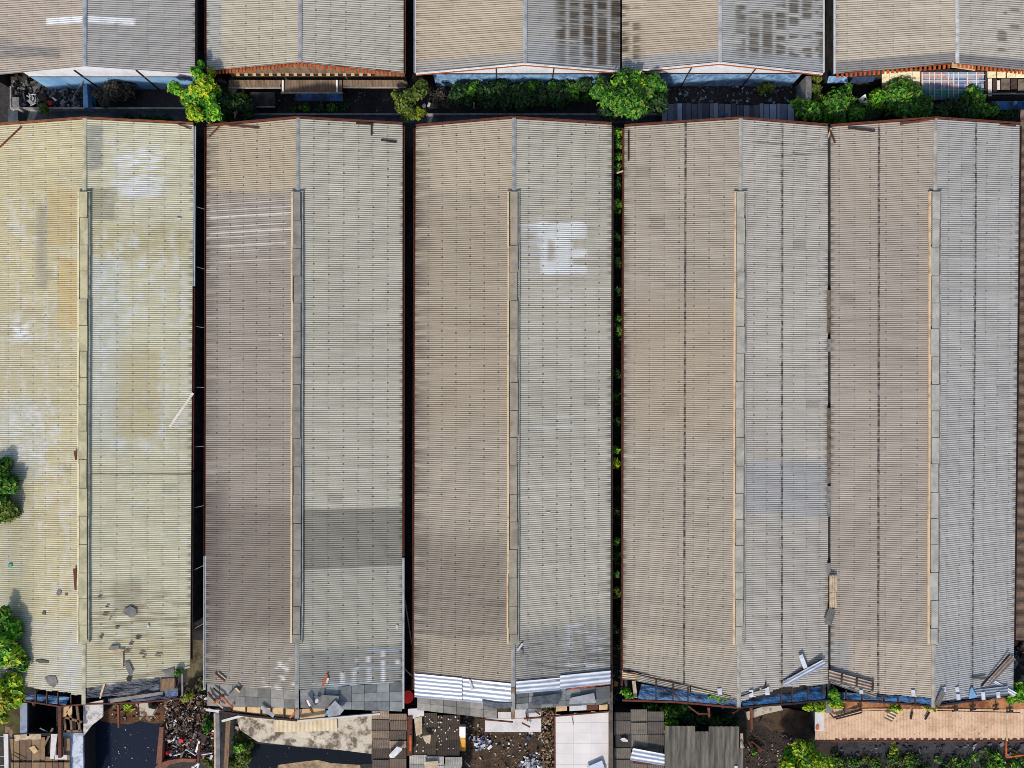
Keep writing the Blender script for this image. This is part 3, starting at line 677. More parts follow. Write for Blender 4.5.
# ------------------------------------------------------------------ plants
def leaf_cloud(b, c, rx, ry, rz, n, size, pal, rnd, shell=.55):
    for _ in range(n):
        while True:
            d = Vector((rnd.gauss(0, 1), rnd.gauss(0, 1), rnd.gauss(0, 1)))
            if d.length > .01: break
        d.normalize(); rr = rnd.random() ** .4 * rnd.choice((1, 1, 1, 1.25))
        p = Vector((c.x + d.x * rx * rr, c.y + d.y * ry * rr, max(.05, c.z + d.z * rz * rr)))
        s = size * rnd.choice((.6, .8, 1, 1, 1.25, 1.6)) * rnd.uniform(.85, 1.15)
        nm = (d * .7 + Vector((rnd.uniform(-.7, .7), rnd.uniform(-.7, .7), rnd.uniform(.1, 1.2)))).normalized()
        a = nm.orthogonal().normalized(); t = rnd.uniform(0, 6.28)
        a = (Matrix.Rotation(t, 3, nm) @ a); e = nm.cross(a)
        col = pal[int(rnd.random() ** 1.0 * len(pal))]; g = rnd.uniform(.75, 1.2); col = tuple(min(.6, x * g) for x in col)
        tip, tail = p + a * s, p - a * s; l, r_ = p + e * s * .5 + nm * s * .12, p - e * s * .5 + nm * s * .12
        b._add([tail, r_, tip, l], [(0, 1, 2), (0, 2, 3)], col)
PAL = {
 'bright': [C(218, 224, 34), C(186, 216, 32), C(140, 200, 30), C(104, 170, 30), C(70, 124, 28), C(190, 196, 50)],
 'green': [C(110, 172, 40), C(80, 150, 34), C(52, 116, 30), C(40, 88, 26), C(136, 160, 60)],
 'vivid': [C(150, 212, 36), C(104, 190, 30), C(66, 150, 28), C(40, 104, 26), C(170, 200, 60)],
 'dark': [C(52, 92, 36), C(40, 74, 32), C(32, 58, 28), C(64, 104, 40)],
 'olive': [C(112, 130, 40), C(92, 116, 36), C(130, 142, 46), C(70, 92, 30)],
 'dry': [C(86, 78, 66), C(70, 62, 54), C(58, 64, 46), C(96, 92, 72)],
 'autumn': [C(190, 190, 40), C(140, 180, 36), C(196, 176, 50), C(90, 140, 34), C(110, 150, 40)]}
def plant(name, label, cat, blobs, pal, base, leaf=.2, dens=90, group=None, seed=1, trunk=.09, shell=.5):
    """blobs: (px, py, z, r_px, flatten) leaf clumps; base: where the stem meets the ground"""
    rnd = random.Random(seed * 101 + int(blobs[0][0])); B0 = P(base[0], base[1], 0)
    root = empty(name, B0, label, cat, group)
    lb, tb = MB(), MB(); hub = B0 + Vector((0, 0, max(.25, .45 * min(q[2] for q in blobs))))
    hub.x += rnd.uniform(-.15, .15); tb.tube(B0, hub, trunk, trunk * .75)
    for q in blobs:
        px, py, z, r = q[:4]; fl = q[4] if len(q) > 4 else .75; pl = PAL[q[5]] if len(q) > 5 else PAL[pal]
        c = P(px, py, z); R = r * (CAM_Z - z) / FOC
        tb.tube(hub, c, trunk * .55, trunk * .2, 6)
        k = max(2, int(R / .55))
        for i in range(k * 2):       # smaller sprays make the outline uneven
            a = rnd.uniform(0, 6.28); rr = R * rnd.uniform(.1, .72)
            cc = c + Vector((math.cos(a) * rr, math.sin(a) * rr, rnd.uniform(-.5, .6) * R * fl))
            cc.z = max(.2, cc.z); sr = R * rnd.uniform(.38, .68)
            leaf_cloud(lb, cc, sr, sr, sr * fl, int(dens * sr * sr * 5.5) + 8, leaf, pl, rnd, shell)
    tb.build('trunk', M_bark, root); lb.build('crown', M_leaf, root)
    return root

# trees and shrubs of the alley
plant('tree', 'bright yellow-green tree beside the corner of the blue-walled warehouse', 'tree',
      [(201, 90, 5.4, 13, .7), (189, 92, 4.6, 10), (212, 85, 4.8, 10), (200, 75, 5.0, 8, .7, 'vivid'), (201, 65, 4.8, 5, .7, 'vivid'), (211, 73, 4.6, 5, .7, 'autumn'), (195, 110, 4.6, 11), (210, 106, 4.6, 11, .7, 'vivid'), (175, 89, 3.8, 8, .7, 'vivid'), (184, 101, 3.8, 8, .7, 'green'), (221, 97, 3.4, 10, .7, 'dark'), (203, 103, 4.2, 13, .7, 'green'), (193, 98, 4.4, 11, .7, 'vivid'), (206, 95, 4.9, 12, .7, 'vivid'), (207, 113, 3.8, 9, .7, 'green'), (198, 83, 4.8, 9, .7, 'green'), (217, 92, 4.0, 8, .7, 'green')], 'bright', (203, 98), .19, 95, seed=1, trunk=.2)
plant('shrub', 'dark green shrub in the alley just east of the bright yellow-green tree', 'shrub', [(232, 106, 2.2, 13), (246, 108, 1.8, 11), (226, 114, 1.6, 9), (240, 98, 1.8, 8, .7, 'olive')], 'dark', (236, 108), .2, 80, seed=2)
plant('tree', 'slender olive-green tree growing at the alley corner beside white scraps', 'tree', [(410, 98, 4.2, 12), (404, 108, 3.8, 9), (418, 88, 4.0, 10), (398, 98, 3.4, 7), (409, 115, 3.2, 7), (420, 112, 3.0, 6, .7, 'autumn')], 'olive', (411, 100), .16, 110, seed=3, trunk=.12)
plant('shrub', 'leafless brown shrub between the slender olive tree and the hedge', 'shrub', [(440, 96, 1.6, 12), (450, 103, 1.2, 9), (432, 93, 1.4, 8)], 'dry', (441, 98), .13, 40, seed=4)
for i, (x, y, r) in enumerate(((462, 92, 12), (480, 95, 13), (499, 93, 13), (518, 96, 14), (538, 93, 13), (558, 95, 14), (578, 92, 13))):
    plant('hedge_shrub', 'dark green shrub in the hedge below the white fascia', 'shrub', [(x, y, 1.9, r), (x + 4, y + 5, 1.4, r * .7), (x - 5, y - 3, 1.6, r * .7, .7, 'green')], 'dark', (x, y), .2, 75, 'hedge shrubs under the white fascia', seed=10 + i)
plant('tree', 'large round vivid green tree at the junction of alley and gap', 'tree', [(628, 92, 5.0, 19, .6), (608, 96, 4.0, 14), (648, 90, 4.6, 15), (641, 80, 4.8, 10, .6, 'bright'), (632, 80, 4.9, 9, .6, 'vivid'), (632, 108, 4.2, 14), (652, 104, 3.8, 13, .7, 'dark'), (598, 88, 3.6, 10, .7, 'green'), (612, 112, 3.4, 10, .7, 'dark'), (662, 92, 3.8, 8, .7, 'green'), (622, 84, 4.8, 8, .7, 'vivid'), (605, 108, 3.0, 9, .7, 'dark')], 'green', (630, 98), .19, 95, seed=5, trunk=.25)
plant('shrub', 'small dark shrub at the foot of the worn blue wall', 'shrub', [(768, 86, 1.2, 8), (762, 90, .9, 6)], 'olive', (767, 87), .16, 80, seed=6)
plant('shrub', 'bright green shrub at the end of the dark plank roof', 'shrub', [(812, 110, 2.4, 15), (802, 104, 2.0, 10, .7, 'vivid'), (827, 108, 2.0, 13)], 'green', (813, 110), .2, 80, seed=7)
plant('shrub', 'green bushy shrub left of the folded white tarpaulin', 'shrub', [(842, 108, 2.2, 15), (855, 114, 1.8, 12), (833, 115, 1.8, 11), (864, 116, 1.5, 8, .7, 'dark')], 'green', (843, 110), .2, 80, seed=8)
plant('climbing_shrub', 'tall narrow shrub beside the grey concrete pillar', 'shrub', [(816, 80, 3.0, 5), (817, 88, 2.4, 6), (818, 96, 1.8, 6)], 'olive', (817, 92), .16, 80, seed=9)
plant('climbing_shrub', 'pointed dark shrub rising above the bushy green shrub', 'shrub', [(849, 84, 3.0, 4), (849, 91, 2.4, 6), (850, 98, 1.8, 7)], 'green', (849, 95), .16, 80, seed=20)
plant('shrub', 'large green shrub in front of the cream panel of the north-east warehouse', 'shrub', [(902, 100, 2.8, 21), (882, 106, 2.2, 15, .7, 'vivid'), (920, 105, 2.4, 16), (886, 96, 2.4, 11, .7, 'vivid'), (910, 92, 2.6, 12), (875, 114, 1.8, 10, .7, 'dark')], 'green', (901, 103), .2, 80, seed=21)
plant('shrub', 'low dark shrub under the teal striped front', 'shrub', [(943, 109, 1.6, 14), (962, 110, 1.6, 15), (930, 113, 1.5, 11)], 'dark', (948, 110), .18, 80, seed=22)
plant('shrub', 'leafy green shrub beside the blue awning of the north-east warehouse', 'shrub', [(978, 103, 2.2, 12), (986, 111, 1.9, 12), (972, 95, 2.0, 8)], 'green', (979, 106), .18, 80, seed=23)
plant('shrub', 'dark shrub under the blue awning at the right edge', 'shrub', [(1004, 115, 1.2, 10), (1018, 116, 1.2, 9)], 'dark', (1010, 116), .17, 75, seed=24)
plant('shrub', 'withered grey-green shrub under the pale blue wall', 'shrub', [(99, 92, 1.8, 12), (118, 92, 1.9, 13), (109, 99, 1.5, 11), (128, 87, 1.5, 7)], 'dry', (110, 95), .18, 80, seed=25)
plant('plant', 'small plant leaning over the low wall of the rubble yard', 'plant', [(44, 107, 1.2, 6), (46, 112, .9, 4)], 'olive', (44, 108), .14, 90, seed=26)
for i, x in enumerate((292, 304, 318, 331, 343)):
    plant('weed', 'small dark green weed below the blue awning', 'plant', [(x, 107 - i % 2, .5, 5), (x + 3, 109, .4, 4)], 'green' if i % 2 else 'dark', (x, 107), .13, 70, 'weeds below the blue awning', seed=30 + i)
for i, (x, y, r) in enumerate(((142, 117, 4), (153, 117, 4), (164, 118, 4), (126, 117, 4))):
    plant('weed', 'dark weed growing along the drain edge behind the yellowed roof', 'plant', [(x, y, .5, r), (x + 4, y + .5, .4, r)], 'dark', (x, y), .13, 70, 'weeds along the drain', seed=40 + i)
for i, (x, y, r, pl) in enumerate(((617.5, 132, 6, 'vivid'), (618, 143, 6, 'green'), (617.5, 155, 5.5, 'green'), (617.5, 168, 5, 'green'), (617.5, 182, 5, 'dark'), (617.5, 205, 5, 'green'), (618, 235, 4.5, 'dark'), (617.5, 262, 4, 'dark'), (617.5, 290, 4, 'dark'), (617, 372, 4, 'dark'), (616.5, 510, 4, 'dark'), (616.5, 540, 4, 'green'), (618, 318, 4.5, 'green'), (617.5, 330, 4.5, 'green'), (617.5, 420, 4, 'dark'), (616.5, 448, 4.5, 'vivid'), (616, 462, 5, 'bright'), (617, 573, 4, 'green'), (616.5, 592, 4.5, 'olive'), (616, 628, 4, 'dark'))):
    plant('gap_weed', 'weedy shrub in the narrow gap east of the white-patched roof', 'shrub', [(x, y, 2.8, r), (x, y + 4, 2.2, r * .8)], pl, (x, y), .15, 90, 'shrubs in the narrow gap', seed=50 + i)
for i, y in enumerate((136, 150, 163, 189, 201, 222, 251, 305, 337, 395, 431, 489, 556, 611, 645)):
    x = 617.6 - (y > 400) * .8 + .6 * math.sin(y)
    plant('gap_weed', 'weedy shrub in the narrow gap east of the white-patched roof', 'shrub', [(x, y, 1.5, 4.6), (x, y + 7, 1.2, 4.2), (x, y - 5, 1.0, 3.6)], 'dark' if i % 3 else 'green', (x, y), .16, 80, 'shrubs in the narrow gap', seed=400 + i)
plant('gap_weed', 'single dim shrub in the gap between the yellowed and grey-brown roofs', 'shrub', [(199, 428, 1.2, 4), (199, 436, 1.0, 4)], 'dark', (199, 430), .14, 80, seed=70)
plant('tree', 'tree crown overhanging the yellowed roof halfway down the left edge', 'tree', [(2, 466, 5.0, 12), (6, 488, 5.2, 11), (-8, 478, 5.4, 14), (8, 512, 5.0, 10, .7, 'olive'), (-2, 500, 5.0, 12), (-9, 517, 5, 12), (12, 482, 4.8, 6)], 'green', (-12, 490), .22, 80, seed=71, trunk=.25)
plant('tree', 'bright green tree overhanging the south-west corner of the yellowed roof', 'tree', [(8, 632, 5.2, 15, .7, 'vivid'), (14, 655, 5.4, 14, .7, 'bright'), (-2, 650, 5.6, 18, .7, 'vivid'), (6, 680, 5.2, 15, .7, 'bright'), (17, 694, 4.9, 11, .7, 'bright'), (-4, 700, 5, 16, .7, 'autumn'), (21, 668, 5.0, 9, .7, 'green'), (4, 615, 5, 9, .7, 'green'), (4, 713, 4.5, 9, .7, 'autumn')], 'vivid', (-12, 665), .23, 80, seed=72, trunk=.28)

# ------------------------------------------------------------------ alley: walls, path, yard
patch('path', [(8, 108.5), (186, 108.5), (186, 122), (8, 122)], .006, M_path)
patch('path', [(250, 113.5), (690, 113.5), (690, 123), (250, 123)], .006, M_path)
def low_wall(px0, py0, px1, py1, z, th, label, m=M_concrete):
    b = MB(); b.beam(P(px0, py0, z) - Vector((0, 0, z / 2)), P(px1, py1, z) - Vector((0, 0, z / 2)), th, z); return b.thing('low_wall', m, label, 'wall')
M_kerb = mat('pale_kerb', C(176, 170, 160), C(120, 118, 116), 1.5, rough=.9)
low_wall(10, 108, 186, 108, .7, .16, 'long low concrete wall with a pale top below the pale blue warehouse wall', M_kerb)
low_wall(10.5, 86, 10.5, 107.2, .75, .16, 'short low concrete wall closing the west side of the rubble yard', M_kerb)
low_wall(248, 114, 690, 114, .5, .14, 'long low wall running behind the middle roofs below the hedge', M_kerb)
low_wall(16, 120, 16, 110, 1.2, .35, 'stubby concrete wall end by the north-west corner of the yellowed roof', M_path)
def rubble(name, poly, n, pal, smin, smax, zmax, seed, label=None, kind='stuff', flat=.4):
    rnd = random.Random(seed); b = MB()
    xs = [p[0] for p in poly]; ys = [p[1] for p in poly]
    def inside(x, y):
        c = False
        for i in range(len(poly)):
            (x1, y1), (x2, y2) = poly[i], poly[i - 1]
            if (y1 > y) != (y2 > y) and x < (x2 - x1) * (y - y1) / (y2 - y1) + x1: c = not c
        return c
    k = 0
    while k < n:
        x, y = rnd.uniform(min(xs), max(xs)), rnd.uniform(min(ys), max(ys))
        if not inside(x, y): continue
        k += 1; z = rnd.random() ** 2 * zmax + .03; s = smin + (smax - smin) * rnd.random() ** 2.5
        p = P(x, y, z); a = rnd.uniform(0, 3.14); d = Vector((math.cos(a), math.sin(a), rnd.uniform(-.35, .35))) * s
        col = rnd.choice(pal); g = rnd.uniform(.6, 1.15); col = tuple(min(.8, q * g) for q in col)
        if rnd.random() < .5:
            b.beam(p - d, p + d, s * rnd.uniform(.4, 1.1), s * rnd.uniform(.1, flat), col)
        else:
            e = Vector((-d.y, d.x, rnd.uniform(-.3, .3) * s)) * rnd.uniform(.4, 1)
            q = [p - d - e * .8, p + d * rnd.uniform(.5, 1) - e, p + d + e * rnd.uniform(.3, 1), p - d * rnd.uniform(.4, 1) + e]
            up = Vector((0, 0, .03)); b.hexa([x_ - up for x_ in q], [x_ + up * rnd.uniform(.5, 2) for x_ in q], col)
    o = b.build(name, M_debris); return tag(o, label, None, None, kind)
GREYS = [C(90, 92, 96), C(120, 120, 120), C(60, 62, 66), C(150, 150, 150), C(76, 68, 60)]
TRASH = [C(100, 80, 64), C(124, 98, 76), C(74, 58, 46), C(88, 70, 56), C(156, 124, 98), C(64, 52, 44), C(112, 88, 70), C(132, 92, 70), C(92, 76, 56), C(80, 62, 48), C(222, 220, 218), C(180, 168, 156), C(196, 176, 154)]
rubble('rubble', [(12, 78), (84, 78), (84, 107), (12, 107)], 420, GREYS, .08, .38, .5, 3)
rubble('rubble', [(672, 86), (792, 86), (792, 103), (672, 103)], 260, GREYS + [C(86, 60, 44), C(190, 190, 190)], .05, .22, .25, 4)
rubble('rubble', [(250, 92), (402, 90), (402, 112), (250, 112)], 160, GREYS, .05, .2, .2, 5)
MB().prism([(37, 94), (45, 93), (47, 100), (39, 101)], .6, .66).thing('board', M_timberdark, 'square brown board lying on the rubble of the walled yard', 'board')
MB().prism([(47, 101), (51, 101), (52, 105), (48, 105)], .5, .6).thing('red_cloth', M_redplastic, 'small red cloth lying on the rubble of the walled yard', 'cloth')
MB().prism([(51, 97), (53, 97), (57, 100), (55, 101)], .5, .6).thing('plastic_sheet', M_whiteplastic, 'pale scrap of plastic beside the small red cloth', 'plastic')
b = MB()
for i in range(5): b.tube(P(29 + i * 1.5, 93 + (i * 3) % 5, .5), P(31 + i * 1.2, 106 - i, .4), .04, n=6)
b.tube(P(29, 95, .55), P(36, 94, .55), .04, n=6); b.tube(P(30, 106, .5), P(36, 103, .5), .04, n=6)
b.thing('scrap_metal', M_whitemetal, 'twisted white metal frame lying in the walled yard', 'scrap metal')
MB().prism([(12, 97), (19, 97), (19, 106), (12, 106)], 0, .8).thing('concrete_tank', M_concrete, 'grey box tank in the corner of the walled yard', 'tank')
MB().prism([(83, 86), (87, 84), (88, 107.5), (83, 107.5)], .05, 1.3).thing('blue_partition', M_bluewall, 'pale blue upright partition closing the east side of the rubble yard', 'partition')
MB().prism([(88.5, 96), (96, 97), (96, 107), (88.5, 107)], .05, .5).thing('blue_sheet', M_bluetarp, 'deep blue sheet lying beside the pale blue upright partition', 'tarpaulin')
pole(57, 76, 75, 89, 2.6, .6, .09, .09, M_greymetal, 'leaning_pole', 'grey pole leaning from the blue wall down to the south-east', 'pole')
pole(84, 80, 74, 96, 2.2, .5, .09, .09, M_greymetal, 'leaning_pole', 'grey pole leaning over the rubble yard towards the south-west', 'pole')
# second north warehouse: timber front, verandah, awning
TL, RT, TR, BL, RB, BR = u2p
M_brown = mat('brown_timber_cladding', C(132, 112, 92), C(92, 74, 58), .8, lo=.4, hi=.65, rough=.9, stretch=(4, .5, .5))
b = MB(); x0, x1 = P(226, 72, 3.8).x, P(403, 72, 3.8).x; y = yw2
zt = lambda x: (3.9 + (x - BL.x) / (RB.x - BL.x) * 1.9 if x < RB.x else 3.9 + (BR.x - x) / (BR.x - RB.x) * 1.9) - .16
poly = [(x0, 0), (x1, 0), (x1, zt(x1)), (RB.x, zt(RB.x)), (x0, zt(x0))]
b._add([(x, y, z) for x, z in poly] + [(x, y + .15, z) for x, z in poly], [(0, 1, 2, 3, 4), (9, 8, 7, 6, 5)] + [(i, i + 5, (i + 1) % 5 + 5, (i + 1) % 5) for i in range(5)])
b.build('gable_wall', M_brown, U2)
for i in range(17):
    p = P(238 + i * 8.2, 78, 3.1); MB().box(p.x - .17, y - .22, p.x + .17, y - .003, 3.0, 3.14).build('rafter_end', M_timbercream, U2)
MB().box(P(236, 78, 3).x, y - .24, P(374, 78, 3).x, y - .04, 2.84, 2.98).build('trim', M_timberdark, U2)
def lean(pts, zs, root=U2, m=M_brown, name='verandah_roof', **k): return MB().sheetp(pts, zs, **k).build(name, m, root)
lean([(229, 80), (281, 80), (280, 87.5), (229, 87.5)], [2.8, 2.8, 2.3, 2.3], pitch=.3, amp=.03)
lean([(281.5, 80), (342, 80), (342, 92.5), (281.5, 92.5)], [2.7, 2.7, 2.0, 2.0], pitch=.3, amp=.03)
lean([(343, 80), (404, 80), (404, 87), (343, 87)], [2.8, 2.8, 2.3, 2.3], pitch=.3, amp=.03)
for a, b_, yy, z in ((229, 281, 88, 2.25), (281, 343, 93, 1.95), (343, 406, 87.5, 2.25)):
    MB().beam(P(a, yy, z), P(b_, yy, z), .12, .14).build('eave_trim', M_kerb, U2)
for x in (283, 337): MB().beam(P(x, 80, 2.95), P(x, 92, 2.2), .16, .08).build('batten', M_whitemetal, U2)
MB().sheetp([(295, 94), (343, 94), (343, 101), (295, 101)], [1.8, 1.8, 1.45, 1.45], pitch=.25, amp=.02).build('awning', M_bluetarp, U2)
tr_ = empty('tin_shed', P(264, 104, 0), 'small dark corrugated tin shed below the brown timber front', 'shed')
MB().sheetp([(250, 92), (275, 92), (275, 106), (250, 106)], [1.9, 1.9, 1.5, 1.5], pitch=.25, amp=.03).build('roof', M_darkwall, tr_)
MB().boxp(251, 94, 274, 105, 0, 1.4).build('wall', M_darkwall, tr_)
MB().beam(P(248, 107, 1.4), P(275, 107, 1.4), .1, .12).build('eave_trim', M_kerb, tr_)
for x in (424, 429): chip(x, 105.5 - (x == 429) * 1, 4, 4.5, .4, M_whiteplastic, 'plastic_bag', 'crumpled white bag lying at the foot of the slender olive tree', 'bag', 'white bags under the olive tree', th=.25, z=.35)
for i in range(3):
    MB().beam(P((474, 493, 504)[i], 103, 1.1), P((474, 493, 504)[i], 108, .0), .14, .14).thing('white_post', M_whitemetal, 'short pale post standing in front of the hedge', 'post', 'pale posts in front of the hedge')
# dark boards behind the beige roof
r_ = empty('plank_lean_to', P(728, 112, 0), 'low lean-to roofed with dark blue-grey boards behind the beige roof', 'shed'); rnd = random.Random(5); b = MB(); x = 662.0
M_boards = vcol_mat('dark_boards', .85, .3, 2.5)
while x < 795:
    wpx = rnd.uniform(3, 7); cc = rnd.choice([C(112, 118, 130), C(90, 96, 108), C(134, 142, 154), C(72, 76, 86), C(150, 162, 180)])
    y0 = 103.5 + rnd.uniform(-.4, .8) + (1.6 if 733 < x < 755 else 0)
    z0, z1 = 1.5 + rnd.uniform(0, .12), 1.75 + rnd.uniform(0, .12)
    b.prism([(x, y0), (x + wpx - .5, y0), (x + wpx - .5, 122.5), (x, 122.5)], 0, .06, cc, zt=[z1, z1, z0, z0]) if False else b.hexa(*[[P(a, c, z - d) for a, c, z in ((x, 122.5, z0), (x + wpx - .5, 122.5, z0), (x + wpx - .5, y0, z1), (x, y0, z1))] for d in (.06, 0)], cc)
    x += wpx
b.build('roof', M_boards, r_); MB().boxp(664, 105, 793, 121, 0, 1.3).build('wall', M_darkwall, r_)
MB().prism([(721, 113.5), (727.5, 113.5), (727.5, 116), (721, 116)], 1.85, 1.95).thing('blue_box', M_bluetarp, 'small bright blue box lying on the dark board lean-to', 'box')
MB().boxp(806, 76, 811.5, 100, 0, 2.6).thing('pillar', M_concrete, 'grey concrete pillar between the blue wall and the bright shrub', 'pillar')
panel([(858, 99), (865.5, 94), (869, 106), (866, 107)], [1.9, 2.4, 2.0, 1.7], .04, M_whiteplastic, 'tarpaulin', 'folded white tarpaulin caught between the green shrubs', 'tarpaulin')
panel([(859, 100.5), (866, 104), (868, 107.5), (864, 108)], [1.6, 1.8, 1.7, 1.5], .03, M_bluetarp, 'tarpaulin', 'small blue tarpaulin under the folded white one', 'tarpaulin')
chip(893, 100, 6, 5, .2, mat('turquoise_cloth', C(90, 190, 170), C(70, 150, 140), 2), 'cloth', 'small turquoise cloth on top of the large green shrub', 'cloth', z=3.2, th=.06)
panel([(829, 76), (847, 76), (848, 83), (827, 83)], [2.6, 2.6, 2.2, 2.2], .05, M_bluewall2, 'awning', 'pale blue awning at the mouth of the gap between north-east warehouses', 'awning')
panel([(852, 75.5), (876, 75), (873, 81.5), (850, 83)], [2.6, 2.6, 2.2, 2.2], .05, M_navytarp, 'awning', 'dark blue awning under the west rafters of the north-east warehouse', 'awning')
# front of the north-east warehouse
TL, RT, TR, BL, RB, BR = u5p; y = yw5
fx = lambda px, z: P(px, 80, z).x
M_cream = mat('cream_panel', C(226, 214, 176), C(186, 160, 110), 1.0, lo=.5, hi=.7, rough=.8)
MB().box(fx(848, 3), y + .02, fx(1060, 3), y + .2, 0, 3.9).build('wall', M_darkwall, U5)
def leaning(px0, px1, t0, t1, m, name, col=None, lift=0.0, b=None):
    """panel of the front that leans outwards: t=0 under the roof edge, t=1 at its foot"""
    top, bot = P(px0, 71.5, 3.9), P(px0, 101, .2)
    f = lambda px, t: P(px, 71.5 + t * 29.5, 3.9 - 3.7 * t)
    q = [f(px0, t1), f(px1, t1), f(px1, t0), f(px0, t0)]; n = Vector((0, -.6, .8)) * lift
    own = b is None; b = b or MB()
    b.hexa([p + n - Vector((0, -.03, .04)) for p in q], [p + n for p in q], col)
    return b.build(name, m, U5) if own else b
for i in range(5): leaning(882 + i * 7.7, 889.4 + i * 7.7, .0, .72, M_cream, 'panel')
strip = [C(165, 180, 200), C(190, 155, 152), C(155, 172, 192), C(120, 130, 170), C(188, 165, 172)]
M_str = vcol_mat('faded_sheets', .5, .3, 2)
for i in range(5):
    b = MB(); rnd = random.Random(i); x = 921.0
    while x < 984:
        w_ = rnd.uniform(3, 9); c_ = strip[(i + rnd.randint(0, 2)) % 5] if i < 3 else rnd.choice([C(90, 190, 195), C(120, 170, 195), C(150, 185, 200), C(80, 175, 165)])
        leaning(x, min(984, x + w_) - .2, i * .19 + .03, i * .19 + .21, None, None, c_, .01 * rnd.random(), b); x += w_
    b.build('panel', M_str, U5)
for i, x in enumerate((922, 929, 934, 941, 948, 953, 958, 967, 976)): leaning(x - .4, x + .4, .02, .97, M_whitemetal, 'mullion', None, .08)
for t_ in (.08, .28, .58): leaning(921, 984, t_, t_ + .015, M_whitemetal, 'rail', None, .14)
leaning(984.5, 987, 0, 1, M_timberdark, 'post', None, .05)
for i, x in enumerate((987.5, 997, 1007, 1016, 1025)): leaning(x, x + 8.6, 0, .22, M_cream, 'panel')
for i, (x, w_, t0, t1, m_) in enumerate(((988, 4, .24, .9, M_whiteboard), (993, 4, .24, .7, M_timberdark), (997, 3, .3, .62, M_whiteboard), (1001, 9, .24, .62, M_oldsheet), (1011, 6, .24, .6, M_timberdark), (1018, 12, .26, .66, M_oldsheet), (988, 42, .72, .78, M_concrete), (988, 42, .84, .98, M_timberdark))): leaning(x, x + w_, t0, t1, m_, 'panel', None, .004 * i)
MB().sheetp([(991, 101), (1050, 101), (1050, 110), (991, 110)], [1.9, 1.9, 1.5, 1.5], pitch=.3, amp=.02).build('awning', M_bluetarp, U5)
MB().beam(P(952, 64.6, 5.75), P(975, 68, 5.2), .5, .1).build('flashing', M_timbercream, U5)

# ------------------------------------------------------------------ things lying on the long roofs
lying(0, 147, 21, 127, .16, M_rust, 'rusty_bar', 'rusty bar lying across the north-west corner of the yellowed roof', 'metal bar')
lying(177, 123.5, 191, 129, .12, M_rust, 'rusty_bar', 'short rusty bar near the north-east corner of the yellowed roof', 'metal bar')
lying(169.5, 427, 193, 393, .26, mat('pale_pole', C(246, 236, 220), C(226, 206, 176), 1), 'plank', 'long pale plank lying diagonally at the east edge of the yellowed roof', 'plank')
lying(209.5, 136.5, 221.5, 124, .14, M_rust, 'rusty_bar', 'slanting rusty bar at the north-west corner of the grey-brown roof', 'metal bar')
lying(224, 124.5, 259, 128, .14, M_rust, 'rusty_bar', 'rusty bar along the north edge of the grey-brown roof, west of the ridge', 'metal bar')
lying(356, 123, 373, 124, .14, M_rustdark, 'rusty_bar', 'dark bar along the north edge of the grey-brown roof, east of the ridge', 'metal bar')
lying(371.5, 124, 371.5, 135.5, .15, M_rustdark, 'rusty_bar', 'dark bar pointing down the slope near the north-east corner of the grey-brown roof', 'metal bar')
lying(381, 140, 396.5, 142, .16, M_rustdark, 'rusty_bar', 'dark bar lying level near the north-east corner of the grey-brown roof', 'metal bar')
lying(628.5, 131, 628.5, 161, .15, M_rustdark, 'dark_bar', 'long dark bar along the west eave of the beige roof', 'metal bar')
lying(848, 127.5, 875, 131, .22, M_timberdark, 'board', 'dark board near the north edge of the bluish grey roof, west slope', 'board')
lying(900, 124, 935, 118.6, .18, M_rust, 'rusty_bar', 'rusty board along the north gable of the bluish grey roof', 'board')
lying(1000, 124, 1016, 126, .12, M_rust, 'rusty_bar', 'short rusty bar at the north-east corner of the bluish grey roof', 'metal bar')
lying(107, 652, 124, 650, .13, M_plank, 'plank', 'pale plank lying level, top of a T shape on the yellowed roof', 'plank')
lying(122, 651.5, 122, 669, .2, M_plank, 'plank', 'pale plank lying upright, stem of a T shape on the yellowed roof', 'plank')
chip(131, 612, 15, 11, .1, M_slab, 'roof_fragment', 'largest dark grey sheet fragment on the east slope of the yellowed roof', 'sheet fragment')
chip(51.5, 681, 14, 11, .75, M_slab, 'slab_fragment', 'square grey slab lying tilted near the south end of the yellowed roof', 'slab')
chip(43, 661.5, 14, 4, .1, M_oldsheet, 'roof_fragment', 'long brown fragment near the overhanging bright tree on the yellowed roof', 'sheet fragment')
chip(115, 647.5, 15, 5, -.1, M_slab, 'roof_fragment', 'grey fragment above the T-shaped planks on the yellowed roof', 'sheet fragment')
chip(129, 669, 7, 16, -.45, M_slab, 'roof_fragment', 'long grey fragment below the T-shaped planks on the yellowed roof', 'sheet fragment')
chip(129, 679, 6, 5, .3, M_timberdark, 'roof_fragment', 'dark fragment at the edge of the crumpled grey tarpaulin', 'sheet fragment')
chip(59, 593, 5, 6, .3, M_slab, 'roof_fragment', 'upright grey fragment on the west slope of the yellowed roof', 'sheet fragment')
for x, y, w_, h_ in ((101, 637, 4, 4), (105, 614.5, 6, 2), (117, 628, 5, 2), (138, 638, 6, 2.5), (131, 644, 5, 2.5), (142, 653.5, 6, 2), (158, 655.5, 8, 2.5), (144, 657, 4, 1.6), (99.5, 597, 5, 2), (107, 606.5, 4, 2), (66, 594.5, 3.5, 2.5), (110, 619, 3, 1.6), (43.5, 613, 4, 4), (127, 651, 6, 2.5)):
    chip(x, y, w_, h_, .05, M_oldsheet, 'roof_chip', 'small dark chip scattered on the lower half of the yellowed roof', 'sheet fragment', 'chips scattered on the yellowed roof')
chip(10, 565.5, 4.5, 4, 0, mat('turquoise_cloth', None), 'cloth', 'tiny teal scrap on the west slope of the yellowed roof', 'scrap', th=.08)
